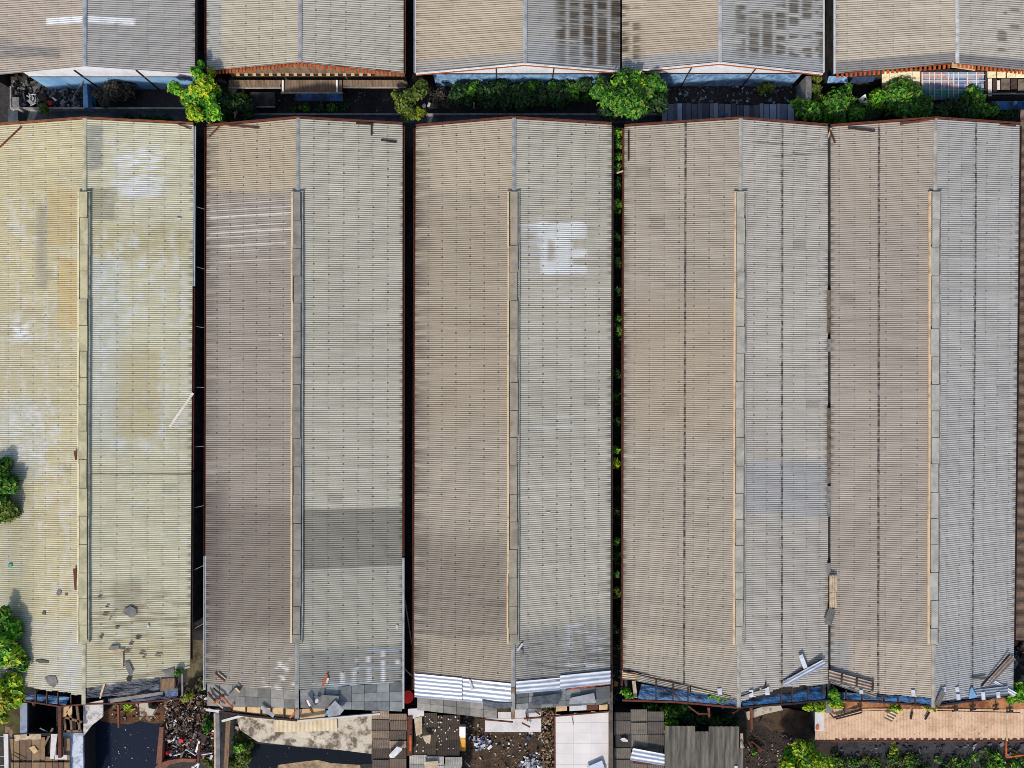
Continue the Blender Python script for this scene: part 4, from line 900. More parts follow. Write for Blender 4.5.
chip(178, 218.5, 6, 2.2, .05, M_whiteplastic, 'white_scrap', 'thin white scrap high on the east slope of the yellowed roof', 'scrap')
chip(280.5, 335, 5, 1.6, 0, M_whiteplastic, 'white_scrap', 'thin white scrap on the west slope of the grey-brown roof', 'scrap')
chip(148, 626.5, 2.5, 4, 0, M_whiteplastic, 'white_scrap', 'tiny white scrap low on the east slope of the yellowed roof', 'scrap')
chip(397, 627, 3, 5, .3, M_whiteplastic, 'white_scrap', 'white scrap near the east gutter of the grey-brown roof', 'scrap')
chip(548, 512.5, 6, 1.4, 0, M_whiteplastic, 'white_scrap', 'thin white scrap on the east slope of the white-patched roof', 'scrap')
for x, y, h_, lb in ((75, 455, 10, 'torn brown flashing beside the upper part of the yellowed ridge vent'), (74.5, 579, 22, 'torn brown flashing beside the lower part of the yellowed ridge vent')):
    panel([(x - 1.5, y - h_ / 2 + 1), (x + 1.8, y - h_ / 2), (x + 1.8, y + h_ / 2), (x, y + h_ / 2)], [5.9, 6.05, 6.0, 5.95], .05, M_rust, 'torn_flashing', lb, 'flashing')
lying(517, 651, 522.5, 643.5, .18, M_whiteplastic, 'white_strip', 'bent white strip beside the south end of the vent, white-patched roof', 'strip')
lying(521.5, 650, 521.5, 657, .24, M_greymetal, 'grey_strip', 'short grey strip below the bent white strip on the white-patched roof', 'strip')
MB().prism([(972, 677.6), (986, 676.8), (986, 678.8), (972, 679.8)], 0, .06, zt=[zr(x, .2) for x in (972, 986, 986, 972)]).thing('bent_strip', M_oldsheet, 'dark bent strip low on the east slope of the bluish grey roof', 'strip')
# struts across the first gap
for x0, y0, x1, y1 in ((194, 206, 206, 209.5), (194, 266, 206, 269.5), (194, 326, 206, 328), (194, 387, 206, 387.5), (193, 447, 206, 446), (193, 508, 206, 505), (192, 571, 206, 564), (192, 630, 206, 622)):
    pole(x0, y0, x1, y1, 3.7, 3.8, .07, .07, M_greymetal, 'gap_strut', 'thin strut bridging the gap between the yellowed and grey-brown roofs', 'strut', 'struts across the first gap', round_=True)
for x0, y0, x1, y1, lb in ((405, 600, 412, 645, 'long leaning stick in the gap beside the red tub'), (404, 668, 413, 677, 'short leaning stick in the gap beside the red tub')):
    pole(x0, y0, x1, y1, 2.4, 1.6, .09, .09, M_plank, 'stick', lb, 'stick')
pole(617, 173, 623, 171, 3.6, 4.2, .14, .1, M_plank, 'broken_board', 'broken pale board sticking out at the west eave of the beige roof', 'board')
# broken valley between the two eastern roofs
b = MB(); b.beam(P(829, 126, 3.86), P(829, 698, 3.86), .30, .05); vg = b.thing('valley_gutter', M_darkwall, 'dark valley gutter between the beige and bluish grey roofs', 'gutter')
for i, (y0, y1, m) in enumerate(((290, 333, M_oldsheet), (339, 352, M_slab), (408, 484, M_oldsheet), (486, 517, M_slab), (563, 576, M_slab))):
    n = max(1, round((y1 - y0) / 14))
    for k in range(n):
        a, c = y0 + (y1 - y0) * k / n, y0 + (y1 - y0) * (k + 1) / n - .5; o = random.Random(i * 9 + k).uniform(-.4, .4)
        panel([(827.3 + o, a), (830.8 + o, a), (830.6 - o, c), (827.2 - o, c)], [4.22, 4.24, 4.2, 4.22], .04, m, 'valley_cover', 'weathered cover piece left on the valley between the two eastern roofs', 'valley cover', 'valley cover pieces')
for i, (q, lb) in enumerate((([(829, 575.5), (836.5, 575.5), (836.5, 592), (829, 592)], 'uppermost of three loose corrugated pieces stacked along the valley'), ([(829, 592.5), (836, 592.5), (836.5, 607.5), (829, 607.5)], 'middle of three loose corrugated pieces stacked along the valley'), ([(829, 607.5), (835.8, 610), (831, 626), (823.5, 623)], 'lowest and tilted of three loose corrugated pieces along the valley'))):
    MB().sheetp(q, 4.42 + .01 * i, pitch=.26, amp=.05, along=0, warp=.01).thing('corrugated_piece', (M_plank, M_plank, M_slab)[i], lb, 'roof sheet')
lying(829, 128, 835, 143, .14, M_rust, 'rusty_bar', 'broken rusty bar at the north end of the valley between eastern roofs', 'metal bar')
lying(828, 138, 831, 128, .16, M_plank, 'broken_board', 'broken pale board at the north end of the valley between eastern roofs', 'board')
# neighbour at the right edge
t = empty('tiled_shed', P(1045, 380, 0), 'shed with a dark brown tiled roof along the right edge of the picture', 'shed')
MB().sheet(P(1020.5, 110, 3.4), P(1015, 640, 3.4), P(1075, 640, 4.6), P(1075, 110, 4.6), pitch=1.2, amp=.08).build('roof', mat('brown_roof_tiles', C(120, 100, 84), C(78, 64, 52), 1.0, lo=.4, hi=.65, rough=.95, bump=.4), t)
MB().boxp(1022, 112, 1074, 638, 0, 3.2).build('wall', M_darkwall, t)
pole(1016, 547, 1030, 538, 3.5, 3.7, .06, .06, M_greymetal, 'thin_pole', 'thin grey pole lying on the brown tiled roof', 'pole', round_=True)

# ------------------------------------------------------------------ south end of the yellowed roof
def frame_line(root, pts, zs, m=M_rust, w=.14, h=.16, name='eave_beam'):
    for (a, b_), (z0, z1) in zip(zip(pts, pts[1:]), zip(zs, zs[1:])):
        MB().beam(P(a[0], a[1], z0), P(b_[0], b_[1], z1), w, h).build(name, m, root)
def rafters(root, xs, top, bot, z0, z1, m=M_rustdark, w=.11):
    for x, t, b_ in zip(xs, top, bot): MB().beam(P(x, t, z0(x)), P(x, b_, z1(x)), w, .12).build('rafter', m, root)
zroof = lambda x: zr(x, -.05)
def crumple(pts, zs, m, name, label, cat='tarpaulin', amp=.12, n=14, seed=1, group=None):
    """cloth draped over a frame: folded sheet with thickness"""
    q = [P(x, y, z) for (x, y), z in zip(pts, zs)]; b = MB(); r = random.Random(seed); ph = [r.uniform(0, 6) for _ in range(6)]
    L = (q[1] - q[0]).length; n1 = max(8, int(L / .3)); n2 = n
    vs = []
    for lay in (0, 1):
        for j in range(n2 + 1):
            for i in range(n1 + 1):
                u, v = i / n1, j / n2; p = q[0].lerp(q[1], u).lerp(q[3].lerp(q[2], u), v)
                h = amp * (math.sin(u * L * 1.9 + ph[0] + 2 * v) * .5 + math.sin(u * L * 3.7 + v * 5 + ph[1]) * .3 + math.sin(v * 7 + u * 4 + ph[2]) * .3 + r.uniform(-.15, .15) * (lay == 0))
                vs.append(p + Vector((0, h * .3 * (j in (0, n2)), h - .03 * lay)))
    R_ = n1 + 1; N1 = R_ * (n2 + 1); fs = []
    for j in range(n2):
        for i in range(n1):
            a = j * R_ + i; fs.append((a, a + R_, a + R_ + 1, a + 1)); fs.append((N1 + a, N1 + a + 1, N1 + a + R_ + 1, N1 + a + R_))
    b._add(vs, fs); return b.thing(name, m, label, cat, group)
frame_line(B1, [(23, 700.5), (62, 706.5)], [3.9, 4.6]); frame_line(B1, [(62, 706), (84, 704), (140, 702.5), (183, 698)], [4.6, 4.8, 4.4, 4.0])
rafters(B1, (36, 47, 58, 71), (690, 691, 692, 694), (703, 705, 706, 706), zroof, lambda x: 4.3)
MB().beam(P(83, 690, 5.6), P(83, 705, 5.3), .14, .14).build('rafter', M_rustdark, B1)
crumple([(24, 693), (69, 697), (66, 705), (24, 701)], [3.3, 3.7, 3.7, 3.3], M_bluetarp, 'tarpaulin', 'bright blue tarpaulin hanging under the broken west end of the yellowed roof', seed=1)
crumple([(87, 684), (160, 676.5), (160, 692), (87, 698)], [5.2, 4.2, 4.1, 5.1], M_greytarp, 'tarpaulin', 'crumpled dark grey tarpaulin at the south edge of the yellowed roof', amp=.2, seed=2)
crumple([(108, 698), (178, 692), (179, 698), (108, 704)], [4.4, 3.9, 3.8, 4.2], M_navytarp, 'tarpaulin', 'dark navy tarpaulin strip below the crumpled grey one', amp=.12, n=6, seed=3)
panel([(110, 699), (163, 691.5), (163, 694.5), (110, 703)], [4.75, 4.3, 4.25, 4.7], .05, M_slab, 'sheet_strip', 'long pale sheet strip lying between grey and navy tarpaulins', 'sheet')
panel([(159.5, 671), (174, 668), (174, 677), (159.5, 679)], [4.55, 4.4, 4.4, 4.5], .06, M_slab, 'roof_sheet', 'grey sheet at the broken south-east corner of the yellowed roof', 'roof sheet')
panel([(160.5, 679), (174.5, 678), (174.5, 690), (160.5, 691)], [4.6, 4.45, 4.4, 4.5], .12, M_timber, 'wooden_hatch', 'square wooden hatch at the broken south-east corner of the yellowed roof', 'hatch')
panel([(164, 690), (178, 688), (178, 696), (166, 698)], [4.2, 4.1, 4.0, 4.1], .04, M_bluetarp, 'tarpaulin', 'small bright blue tarpaulin below the square wooden hatch', 'tarpaulin')
for x0, y0, x1, y1, lb in ((176, 672, 178, 698, 'dark upright bar right of the square wooden hatch'), (182.5, 669, 182.5, 699, 'pale grey upright bar at the corner of the yellowed roof')):
    pole(x0, y0, x1, y1, 4.2, 3.9, .16, .14, M_rustdark if 'dark' in lb else M_greymetal, 'bar', lb, 'metal bar')
pole(174, 671, 190, 666.5, 4.3, 4.1, .14, .1, M_plank, 'plank', 'pale board along the broken east corner of the yellowed roof', 'plank')
pole(105, 682, 100, 698, 5.2, 4.9, .18, .08, M_plank, 'plank', 'pale board lying across the crumpled grey tarpaulin', 'plank')
plant('plant', 'small bright plant sprouting below the navy tarpaulin', 'plant', [(126, 703, 4.2, 5), (128, 708, 3.6, 4), (124, 699, 4.3, 3)], 'bright', (127, 706), .16, 110, seed=90, trunk=.04)
plant('plant', 'tuft of green on the broken corner beside the square wooden hatch', 'plant', [(178, 673, 4.5, 4), (181, 672, 4.4, 3)], 'green', (179, 674), .13, 110, seed=91, trunk=.04)
# pit between shack and yellowed roof, its shade put into black walls and floor
t = empty('brick_pit', P(42, 718, 0), 'black walled pit below the bright blue tarpaulin', 'pit')
M_pit = mat('black_shade_wall', C(40, 38, 40), C(24, 23, 26), 1, rough=.9)  # near-black colour holds the shade on pit and pool wall sides
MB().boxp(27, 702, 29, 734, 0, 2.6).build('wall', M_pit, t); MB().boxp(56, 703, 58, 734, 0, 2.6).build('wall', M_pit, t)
MB().boxp(27, 733, 58, 736, 0, 3.0).build('wall', M_pit, t); patch('pit_floor', [(27, 700), (58, 700), (58, 734), (27, 734)], .012, mat('pit_shade_black', C(22, 21, 22), C(16, 16, 17), 1))
MB().boxp(20, 703, 26.6, 734.6, 0, 2.68).build('wall', M_pit, t)  # wall below the beam coloured black as its shaded side
MB().boxp(20, 703, 27, 735, 2.72, 2.9).thing('concrete_beam', mat('bluish_plaster', C(150, 158, 176), C(108, 114, 132), 1.6, lo=.45, hi=.7), 'bluish grey plastered beam along the west side of the black pit', 'beam')
# timber shack
t = empty('timber_shack', P(36, 755, 0), 'shack roofed with weathered brown planks at the bottom left corner', 'shed'); b = MB(); rnd = random.Random(8); x = 8.0
M_planks = vcol_mat('weathered_planks', .9, .35, 2.2)
while x < 64:
    w_ = rnd.uniform(5, 8.5); y0 = 736 + rnd.uniform(-1.5, 3) + (20 if 41 < x < 58 else 0); z_ = 2.6 + rnd.uniform(0, .12)
    cc = rnd.choice([C(150, 122, 92), C(132, 106, 82), C(166, 138, 106), C(120, 96, 76)])
    for ya, yb in ((y0, 762 + rnd.uniform(-2, 2)), (762.5, 800)):
        if yb - ya > 3: b.hexa(*[[P(a_, c_, z_ + zz - d + (.06 if ya < 760 else 0)) for a_, c_, zz in ((x, yb, 0), (x + w_ - .5, yb, 0), (x + w_ - .5, ya, .2), (x, ya, .2))] for d in (.06, 0)], cc)
    x += w_
b.build('roof', M_planks, t); MB().boxp(10, 740, 60, 800, 0, 2.4).build('wall', M_timberdark, t)
def board(pts, z, m, label, name='board', cat='board', th=.06, group=None): return MB().prism(pts, z - th, z).thing(name, m, label, cat, group)
board([(3.5, 734), (8, 734), (8.5, 772), (4.5, 772)], 3.0, M_whiteboard, 'long white board along the west edge of the timber shack')
board([(5, 726), (9, 727), (13, 731), (12, 737), (5, 735)], 2.95, M_timber, 'brown board end above the white board of the timber shack')
board([(14, 735), (30, 734), (31, 739), (15, 741)], 3.0, M_plank, 'pale board along the top edge of the timber shack, west part')
board([(29, 734.5), (41, 734), (41, 739), (31, 740)], 3.03, M_plank, 'pale board along the top edge of the timber shack, middle part')
board([(51, 734), (57.5, 734), (54, 759), (50, 759)], 3.05, M_whiteboard, 'white upright board in the broken part of the timber shack')
board([(55, 755), (67, 755), (67, 759.5), (55, 759.5)], 3.0, M_whiteboard, 'short white board lying level below the upright one of the shack')
board([(29, 748), (34, 745.5), (38, 751), (34, 754)], 2.95, M_timbercream, 'small pale square of wood lying on the timber shack')
pole(43, 748, 53, 728, 2.8, 2.9, .2, .1, M_timber, 'plank', 'weathered plank leaning across the mouth of the black pit', 'plank')
pole(40, 728, 48, 732, 2.9, 2.8, .12, .06, M_greymetal, 'stick', 'grey stick lying across the black pit', 'stick')
pole(12, 754, 25, 762, 2.9, 2.9, .07, .05, M_timberdark, 'stick', 'dark thin stick lying on the timber shack', 'stick')
for y_ in (736.5, 756.5, 765.5): pole(-8, y_, 5, y_, 2.6, 2.7, .07, .07, M_whitemetal, 'fence_rail', 'white rail reaching the white board from the left edge', 'rail', 'white rails at the left edge', round_=True)
rubble('rubble', [(42, 742), (51, 742), (50, 758), (42, 758)], 60, GREYS + [C(200, 196, 190)], .08, .3, 2.5, 31)
pole(60.5, 706, 60.5, 757, 3.4, 3.2, .34, .3, M_rust, 'rusty_column', 'thick rusty beam standing between the pit and the brown frame', 'beam')
b = MB()
for p, q in (((63, 709), (66, 732)), ((70, 706), (72, 731)), ((77, 706), (80, 731)), ((62, 716), (82, 722)), ((62, 731), (82, 731))): b.beam(P(*p, 3.1), P(*q, 3.1), .22, .14)
b.thing('timber_frame', M_timber, 'brown timber frame between the rusty beam and the white wall', 'timber frame')  # open frame of five crossed timbers
for pts, lb in (([(62, 706), (70, 705), (66, 716), (61, 718)], 'pale broken boards at the top of the brown timber frame'), ([(66, 712), (72, 706), (72, 714), (69, 716)], 'cream broken board inside the brown timber frame')): board(pts, 3.3, M_timbercream, lb)
board([(70, 718), (76, 718), (76, 729), (70, 729)], 2.4, M_pit, 'dark box inside the brown timber frame', 'box', 'box', th=1.2)
M_plaster = mat('flaking_white_plaster', C(226, 220, 214), C(168, 160, 152), 1.5, lo=.48, hi=.62, rough=.9, bump=.3)
MB().prism([(83, 704), (103, 700), (102.5, 717), (91, 726), (83.5, 736)], 2.4, 2.6).thing('plastered_slab', M_plaster, 'white flaking slab at the north-west corner of the dark pool', 'wall')
MB().prism([(62.5, 733), (83, 733), (83.5, 800), (69, 800), (69, 762)], 2.3, 2.5).thing('plastered_slab', mat('bluish_white_plaster', C(214, 220, 232), C(140, 146, 162), 1.8, lo=.46, hi=.62, rough=.9, bump=.3), 'bluish white peeling slab along the west side of the dark pool', 'wall')
for i, x in enumerate((56, 59.5, 63)): pole(x, 747, x, 757, 3.0, 3.0, .06, .06, M_whitemetal, 'grille_bar', 'thin white bar of a grille in the timber shack', 'bar', 'white grille bars')
MB().prism([(70, 735), (82.5, 735), (82.5, 800), (70, 800)], 0, 2.26).thing('pool_wall', M_pit, 'retaining wall coloured black for shade on the west side of the dark pool', 'wall')  # black colour stands in for the shadow along the pool
MB().prism([(84, 705), (101, 701), (101, 715), (91, 724), (84, 733)], 0, 2.36).thing('pool_wall', M_pit, 'retaining wall coloured black for shade under the white flaking slab', 'wall')  # shaded wall side below the slab, painted in as black
# pool edges, bank and heap of rubbish
M_brick = mat('reddish_brick', C(150, 96, 76), C(100, 74, 64), 1.6, lo=.4, hi=.65, rough=.95, bump=.4)
MB().prism([(159.5, 727), (163.5, 727), (161.5, 764), (156, 764)], 0, 1.1).thing('brick_wall', M_brick, 'upright reddish brick wall on the east side of the dark pool', 'wall')
MB().prism([(163.5, 726), (168, 724), (167.5, 756), (162, 762)], 0, .5).thing('ditch_wall', M_pit, 'dark wall beside the reddish brick wall', 'wall')
MB().prism([(152, 771), (158, 764), (168, 760.5), (180, 758.5), (196, 759), (196, 762.5), (182, 762), (170, 764.5), (161, 771)], 0, 1.0).thing('brick_wall', M_brick, 'curved reddish brick wall at the bottom edge below the rubbish', 'wall')
board([(139, 703), (148, 703), (148.5, 708), (155, 709.5), (152, 716), (140, 716)], .9, M_pale, 'broken pale concrete block on the pool bank', 'concrete_block', 'concrete', th=.8)
rubble('rubble', [(100, 704), (164, 700), (160, 722), (128, 723), (102, 714)], 140, [C(120, 82, 56), C(92, 66, 48), C(150, 118, 88), C(190, 180, 168)], .05, .22, .2, 33)
for x0, y0, x1, y1, lb in ((118.5, 704, 119, 727, 'rusty post standing in the north bank of the dark pool'), (33, 702, 35, 709, 'short rusty stub hanging over the black pit')): pole(x0, y0, x1, y1, 3.4, .4, .2, .18, M_rust, 'rusty_post', lb, 'post')
rubble('rubbish_heap', [(164, 702), (178, 696), (205, 694), (214, 720), (214, 758), (196, 760), (168, 757), (165, 735)], 2600, TRASH, .04, .24, .9, 34)
rubble('rubbish_heap', [(168, 736), (214, 730), (212, 757), (170, 757)], 300, [C(220, 220, 224), C(100, 80, 64), C(160, 164, 180), C(190, 190, 196), C(120, 126, 146), C(90, 80, 76), C(200, 70, 60)], .04, .24, 1.1, 35)
patch('mossy_strip', [(189, 640), (205, 640), (205, 700), (185, 700)], .004, mat('mossy_ground', C(120, 112, 84), C(64, 56, 44), 1.0, lo=.4, hi=.62, rough=.95, speck=.4))
plant('plant', 'leafy plant growing out of the middle of the rubbish heap', 'plant', [(207, 727, 1.2, 6), (211, 722, 1.0, 4), (206, 719, 1, 3)], 'green', (208, 728), .15, 100, seed=92, trunk=.04)
plant('plant', 'yellowish weed at the north edge of the rubbish heap', 'plant', [(187, 697, 1.2, 4), (192, 694, 1.1, 3), (183, 700, 1.0, 4)], 'autumn', (187, 699), .14, 90, seed=93, trunk=.04)
plant('plant', 'weed on the gap floor at the west corner of the grey-brown roof', 'plant', [(201, 681, 1.0, 4), (203, 688, .8, 3)], 'olive', (201, 684), .14, 90, seed=94, trunk=.04)
plant('plant', 'weed at the bottom edge right of the rusty pipe', 'plant', [(206, 762, .8, 5), (211, 766, .8, 4)], 'olive', (207, 764), .14, 90, seed=95, trunk=.04)
rubble('pool_litter', [(108, 728), (152, 726), (150, 768), (108, 768)], 24, [C(150, 150, 150), C(96, 92, 84), C(200, 200, 196)], .03, .11, .03, 47)
b = MB(); b.tube(P(167.5, 752.5, .4), P(168.5, 752, .9), .22, .2, 10); b.tube(P(168.5, 752, .9), P(168.8, 751.9, 1.05), .1, .1, 8); b.thing('bottle', M_redplastic, 'red plastic bottle at the foot of the dark wall by the heap', 'bottle')
chip(181, 741, 6, 5, .3, M_redplastic, 'red_bag', 'crumpled red bag in the rubbish heap', 'bag', z=1.2, th=.3)
pole(198.5, 762, 199.5, 744, 1.2, 1.5, .3, .3, M_rust, 'rusty_pipe', 'rusty pipe standing at the south end of the rubbish heap', 'pipe', round_=True)
pole(196, 752, 199.5, 741, 1.4, 1.6, .2, .1, M_whiteplastic, 'white_strip', 'white strip leaning on the rusty pipe', 'strip')
for x0, y0, x1, y1, lb in ((174, 755.5, 181, 753.5, 'short white pipe lying left in the rubbish heap'), (186, 749, 196, 755.5, 'slanting white pipe in the rubbish heap'), (201, 754.5, 212, 753, 'level white pipe right of the rusty pipe')): pole(x0, y0, x1, y1, 1.1, 1.1, .14, .14, M_whiteplastic, 'white_pipe', lb, 'pipe', round_=True)
chip(202.5, 739, 9, 11, .2, M_timberdark, 'brown_lid', 'round brown lid lying on the rubbish heap', 'lid', z=1.5, th=.1)
b = MB(); b.tube(P(195, 766, 1.1), P(199, 763, 1.3), .1, n=8); b.tube(P(199, 763, 1.3), P(197.5, 768, 1.2), .1, n=8); b.tube(P(192, 767, 1.1), P(195, 766, 1.1), .12, n=8); b.thing('tap_pipe', M_whitemetal, 'white pipe elbow at the foot of the rusty pipe', 'pipe')

# ------------------------------------------------------------------ south end of the grey-brown roof
pole(218, 708, 219, 785, 2.8, 2.8, .4, .36, M_concrete, 'grey_beam', 'long grey beam running down beside the rubbish heap', 'beam')
pole(228.5, 720, 225, 785, 2.6, 2.6, .46, .12, M_timber, 'long_plank', 'long brown plank running down right of the grey beam', 'plank')
pole(215, 713, 215.5, 785, 2.3, 2.3, .2, .12, M_plank, 'long_plank', 'narrow pale plank left of the grey beam', 'plank')
pole(206, 709.5, 224, 712, 3.9, 4.0, .24, .12, M_whiteboard, 'white_board', 'white board at the south-west corner of the grey-brown roof', 'board')
pole(222, 721, 246, 714.5, 3.2, 3.4, .24, .1, M_whiteboard, 'white_board', 'white slanting board across the tops of beam and plank', 'board')
def slabs(root, A, B, Cc, D, nx, ny, seed, pal, name='slab_roofing', th=.05):
    r = random.Random(seed); b = MB()
    for j in range(ny):
        for i in range(nx):
            f = lambda u, v: A.lerp(B, u).lerp(D.lerp(Cc, u), v)
            u0, u1, v0, v1 = (i + .015) / nx, (i + .985) / nx, (j + .015) / ny, (j + .985) / ny
            q = [f(u0, v1), f(u1, v1), f(u1, v0), f(u0, v0)]; dz = [r.uniform(-.03, .03) for _ in range(4)]
            t_ = [p + Vector((0, 0, d)) for p, d in zip(q, dz)]
            g_ = r.uniform(.78, 1.15); b.hexa([p - Vector((0, 0, th)) for p in t_], t_, tuple(c * g_ for c in r.choice(pal)))
    return b.build(name, M_slabs, root)
GP = [C(146, 142, 134), C(132, 130, 124), C(120, 118, 114), C(154, 150, 142)]
GB = [C(138, 142, 142), C(124, 128, 130), C(148, 150, 148), C(114, 117, 118)]
slabs(B2, P(207, 683, 3.98), P(297, 690, 5.72), P(297, 709, 5.68), P(207, 706, 3.92), 7, 2, 1, GP)
slabs(B2, P(300, 690, 5.72), P(402, 681.5, 3.98), P(402, 711.5, 3.92), P(300, 708, 5.62), 8, 3, 2, GB)
frame_line(B2, [(206, 709.5), (252, 716), (297, 720)], [3.7, 4.5, 5.3], M_rustdark, .2, .2); frame_line(B2, [(299, 720.5), (380, 713.5)], [5.35, 4.1], M_whiteboard, .16, .2, 'eave_trim')
rafters(B2, (231, 246, 261, 271, 284, 295, 299), (703, 704, 706, 707, 708, 709, 709), (713, 715, 716.5, 717.5, 719, 720, 720), lambda x: zr(x, -.2), lambda x: zr(x, -.5))
for q, zs in (([(233, 703), (262, 706), (262, 714.5), (233, 711)], [4.2, 4.7, 4.6, 4.1]), ([(262.5, 706), (296, 709.5), (296, 719), (262.5, 714.5)], [4.7, 5.2, 5.1, 4.6]), ([(299.5, 709), (325, 708), (325, 716.5), (299.5, 719)], [5.2, 4.7, 4.6, 5.1])):
    MB().prism(q, 0, .04, zt=zs).build('ceiling_board', M_timbercream, B2)
MB().prism([(313, 711), (340, 709), (340, 714.5), (313, 717)], 0, .05, zt=[4.6, 4.3, 4.2, 4.5]).build('ceiling_board', M_bluewall2, B2)
lying(215, 673, 225, 681, .12, M_rust, 'wooden_lath', 'pair of brown laths lying above the slabs, west corner of the grey-brown roof', 'lath', h=.08)
lying(218, 672.5, 226, 679, .1, M_plank, 'wooden_lath', 'pale lath beside the brown one, west corner of the grey-brown roof', 'lath', h=.08)
for x0, y0, x1, y1, m, lb in ((209, 695, 221, 707, M_rust, 'brown batten, first of the tangle at the south-west corner'), (213, 688, 224, 697, M_timberdark, 'dark batten at the top of the tangle at the south-west corner'), (212, 704, 224, 697.5, M_rustbright, 'orange batten slanting up through the tangle'), (223, 697, 233, 708, M_rustbright, 'orange batten slanting down through the tangle'), (210, 697, 223, 708, M_plank, 'pale batten in the tangle at the south-west corner'), (208, 692, 212, 697, M_timberdark, 'short dark batten at the corner of the tangle')):
    lying(x0, y0, x1, y1, .14, m, 'batten', lb, 'batten', h=.1, lift=.12)
panel([(226, 699), (235, 688), (240, 692), (233, 703)], [zr(x, .3) for x in (226, 235, 240, 233)], .05, M_slab, 'slab', 'tilted grey slab beside the tangle of battens', 'slab')
panel([(236, 687.5), (240.5, 692), (239, 693), (235, 688.5)], [zr(x, .45) for x in (236, 240, 239, 235)], .05, M_timbercream, 'slab_edge', 'cream broken edge on the tilted grey slab', 'slab')
lying(322.5, 686, 327.5, 674.5, .2, M_rustbright, 'batten', 'orange batten lying on the east slope of the grey-brown roof', 'batten', h=.1)
lying(327, 683, 328, 678, .2, M_whiteplastic, 'white_strip', 'white strip beside the orange batten on the grey-brown roof', 'strip')
panel([(322, 695), (339, 696), (337, 706), (321, 706)], [zr(x, .25) for x in (322, 339, 337, 321)], .05, M_slab, 'slab', 'loose grey slab on the east slabs of the grey-brown roof', 'slab')
panel([(328, 708), (335, 700.5), (344, 710), (340, 715), (328, 717)], [zr(x, .4) for x in (328, 335, 344, 340, 328)], .05, mat('pale_fibre_slab', C(178, 178, 180), C(140, 142, 146), 1.2), 'slab', 'pale tilted slab above the white trim of the grey-brown roof', 'slab')
lying(306, 700, 313, 713, .2, M_rust, 'batten', 'rusty batten standing out of the broken slabs east of the ridge', 'batten', h=.1, lift=.2)
lying(307, 700, 310, 706, .18, M_whiteplastic, 'white_strip', 'white strip at the top of the rusty batten east of the ridge', 'strip', lift=.3)
chip(317, 701, 4, 5, .4, M_whiteplastic, 'white_scrap', 'white scrap on the broken slabs left of the loose grey slab', 'scrap', lift=.15)
lying(261, 707, 274, 716, .36, mat('pale_fibre_slab', None), 'loose_strip', 'pale grey strip lying on the cream boards west of the ridge', 'strip', lift=.1)
lying(290, 718, 297, 709, .16, M_rustbright, 'batten', 'orange batten lying on the cream boards at the ridge end', 'batten')
# stained shed and channel below
t = empty('stained_shed', P(312, 732, 0), 'low shed with a pale mould-stained roof below the grey-brown warehouse', 'shed')
MB().prism([(236, 716), (262, 717), (298, 722), (372, 715), (372, 754), (340, 750), (300, 747), (258, 742), (240, 730)], 0, .12, zt=[2.6, 2.7, 2.75, 2.6, 2.3, 2.3, 2.35, 2.35, 2.4]).build('roof', M_pale, t)
MB().sheetp([(274, 720), (337, 719), (337, 731), (274, 732)], [2.86, 2.8, 2.74, 2.74], pitch=.42, amp=.03).build('patch_sheet', mat('cream_corrugated_sheet', C(230, 212, 178), C(206, 182, 146), .8), t)
MB().boxp(262, 722, 370, 742, 0, 2.1).build('wall', M_pit, t)
rubble('rubble', [(236, 712), (262, 718), (256, 742), (238, 738)], 120, TRASH, .05, .25, .4, 37)
patch('channel_bank', [(278, 765), (300, 762), (318, 760), (330, 763), (360, 765), (364, 790), (274, 790)], .02, mat('sandy_bank', C(190, 164, 128), C(120, 98, 74), 1.4, rough=.95, bump=.4))
plant('shrub', 'round shrub with a bright centre beside the black channel', 'shrub', [(240, 747, 1.6, 10, .8), (246, 752, 1.4, 10), (236, 758, 1.3, 9), (240, 748, 2.2, 5, .7, 'vivid'), (249, 742, 1.2, 6), (240, 764, 1.1, 8)], 'olive', (241, 752), .15, 95, seed=96, trunk=.06)
def old_shed(label, x0, y0, x1, y1, z, nx, ny, pal, seed, tilt=.25, wall=True):
    t = empty('shed', P((x0 + x1) / 2, (y0 + y1) / 2, 0), label, 'shed'); r = random.Random(seed); b = MB()
    for j in range(ny):
        for i in range(nx):
            ya, yb = y0 + (y1 - y0) * j / ny - 1 * (j > 0), y0 + (y1 - y0) * (j + 1) / ny
            xa, xb = x0 + (x1 - x0) * i / nx, x0 + (x1 - x0) * (i + 1) / nx - .3
            jx, jy = r.uniform(-.6, .6), r.uniform(-1, 1)
            if j == 0: jy += r.uniform(-1, 3)
            g_ = r.uniform(.75, 1.15); c_ = tuple(q * g_ for q in r.choice(pal)); zz = z - tilt * j / ny - .05 * r.random()
            f0 = len(b.v); s_ = MB(); s_.sheetp([(xa + jx, ya + jy), (xb + jx, ya + jy), (xb + jx, yb), (xa + jx, yb)], [zz + .1, zz + .1, zz, zz], pitch=.18, amp=.02, seed=seed + i + j, warp=.015)
            b._add(s_.v, s_.f, c_)
    b.build('roof', M_slabs, t)
    if wall: MB().boxp(x0 + 1, y0 + 2, x1 - 1, y1 - 1, 0, z - tilt - .3).build('wall', M_darkwall, t)
    return t
old_shed('narrow shed of mixed brown and tan sheets left of the orange rusty beam', 372, 712, 407, 790, 2.6, 2, 8, [C(136, 118, 102), C(112, 98, 86), C(160, 138, 118), C(96, 84, 76)], 41)
MB().prism([(389, 755), (397, 746.5), (402, 748), (402, 750), (394, 758), (390, 758)], 2.85, 2.95).thing('plastic_scrap', M_whiteplastic, 'white plastic piece lying on the narrow brown shed', 'plastic piece')
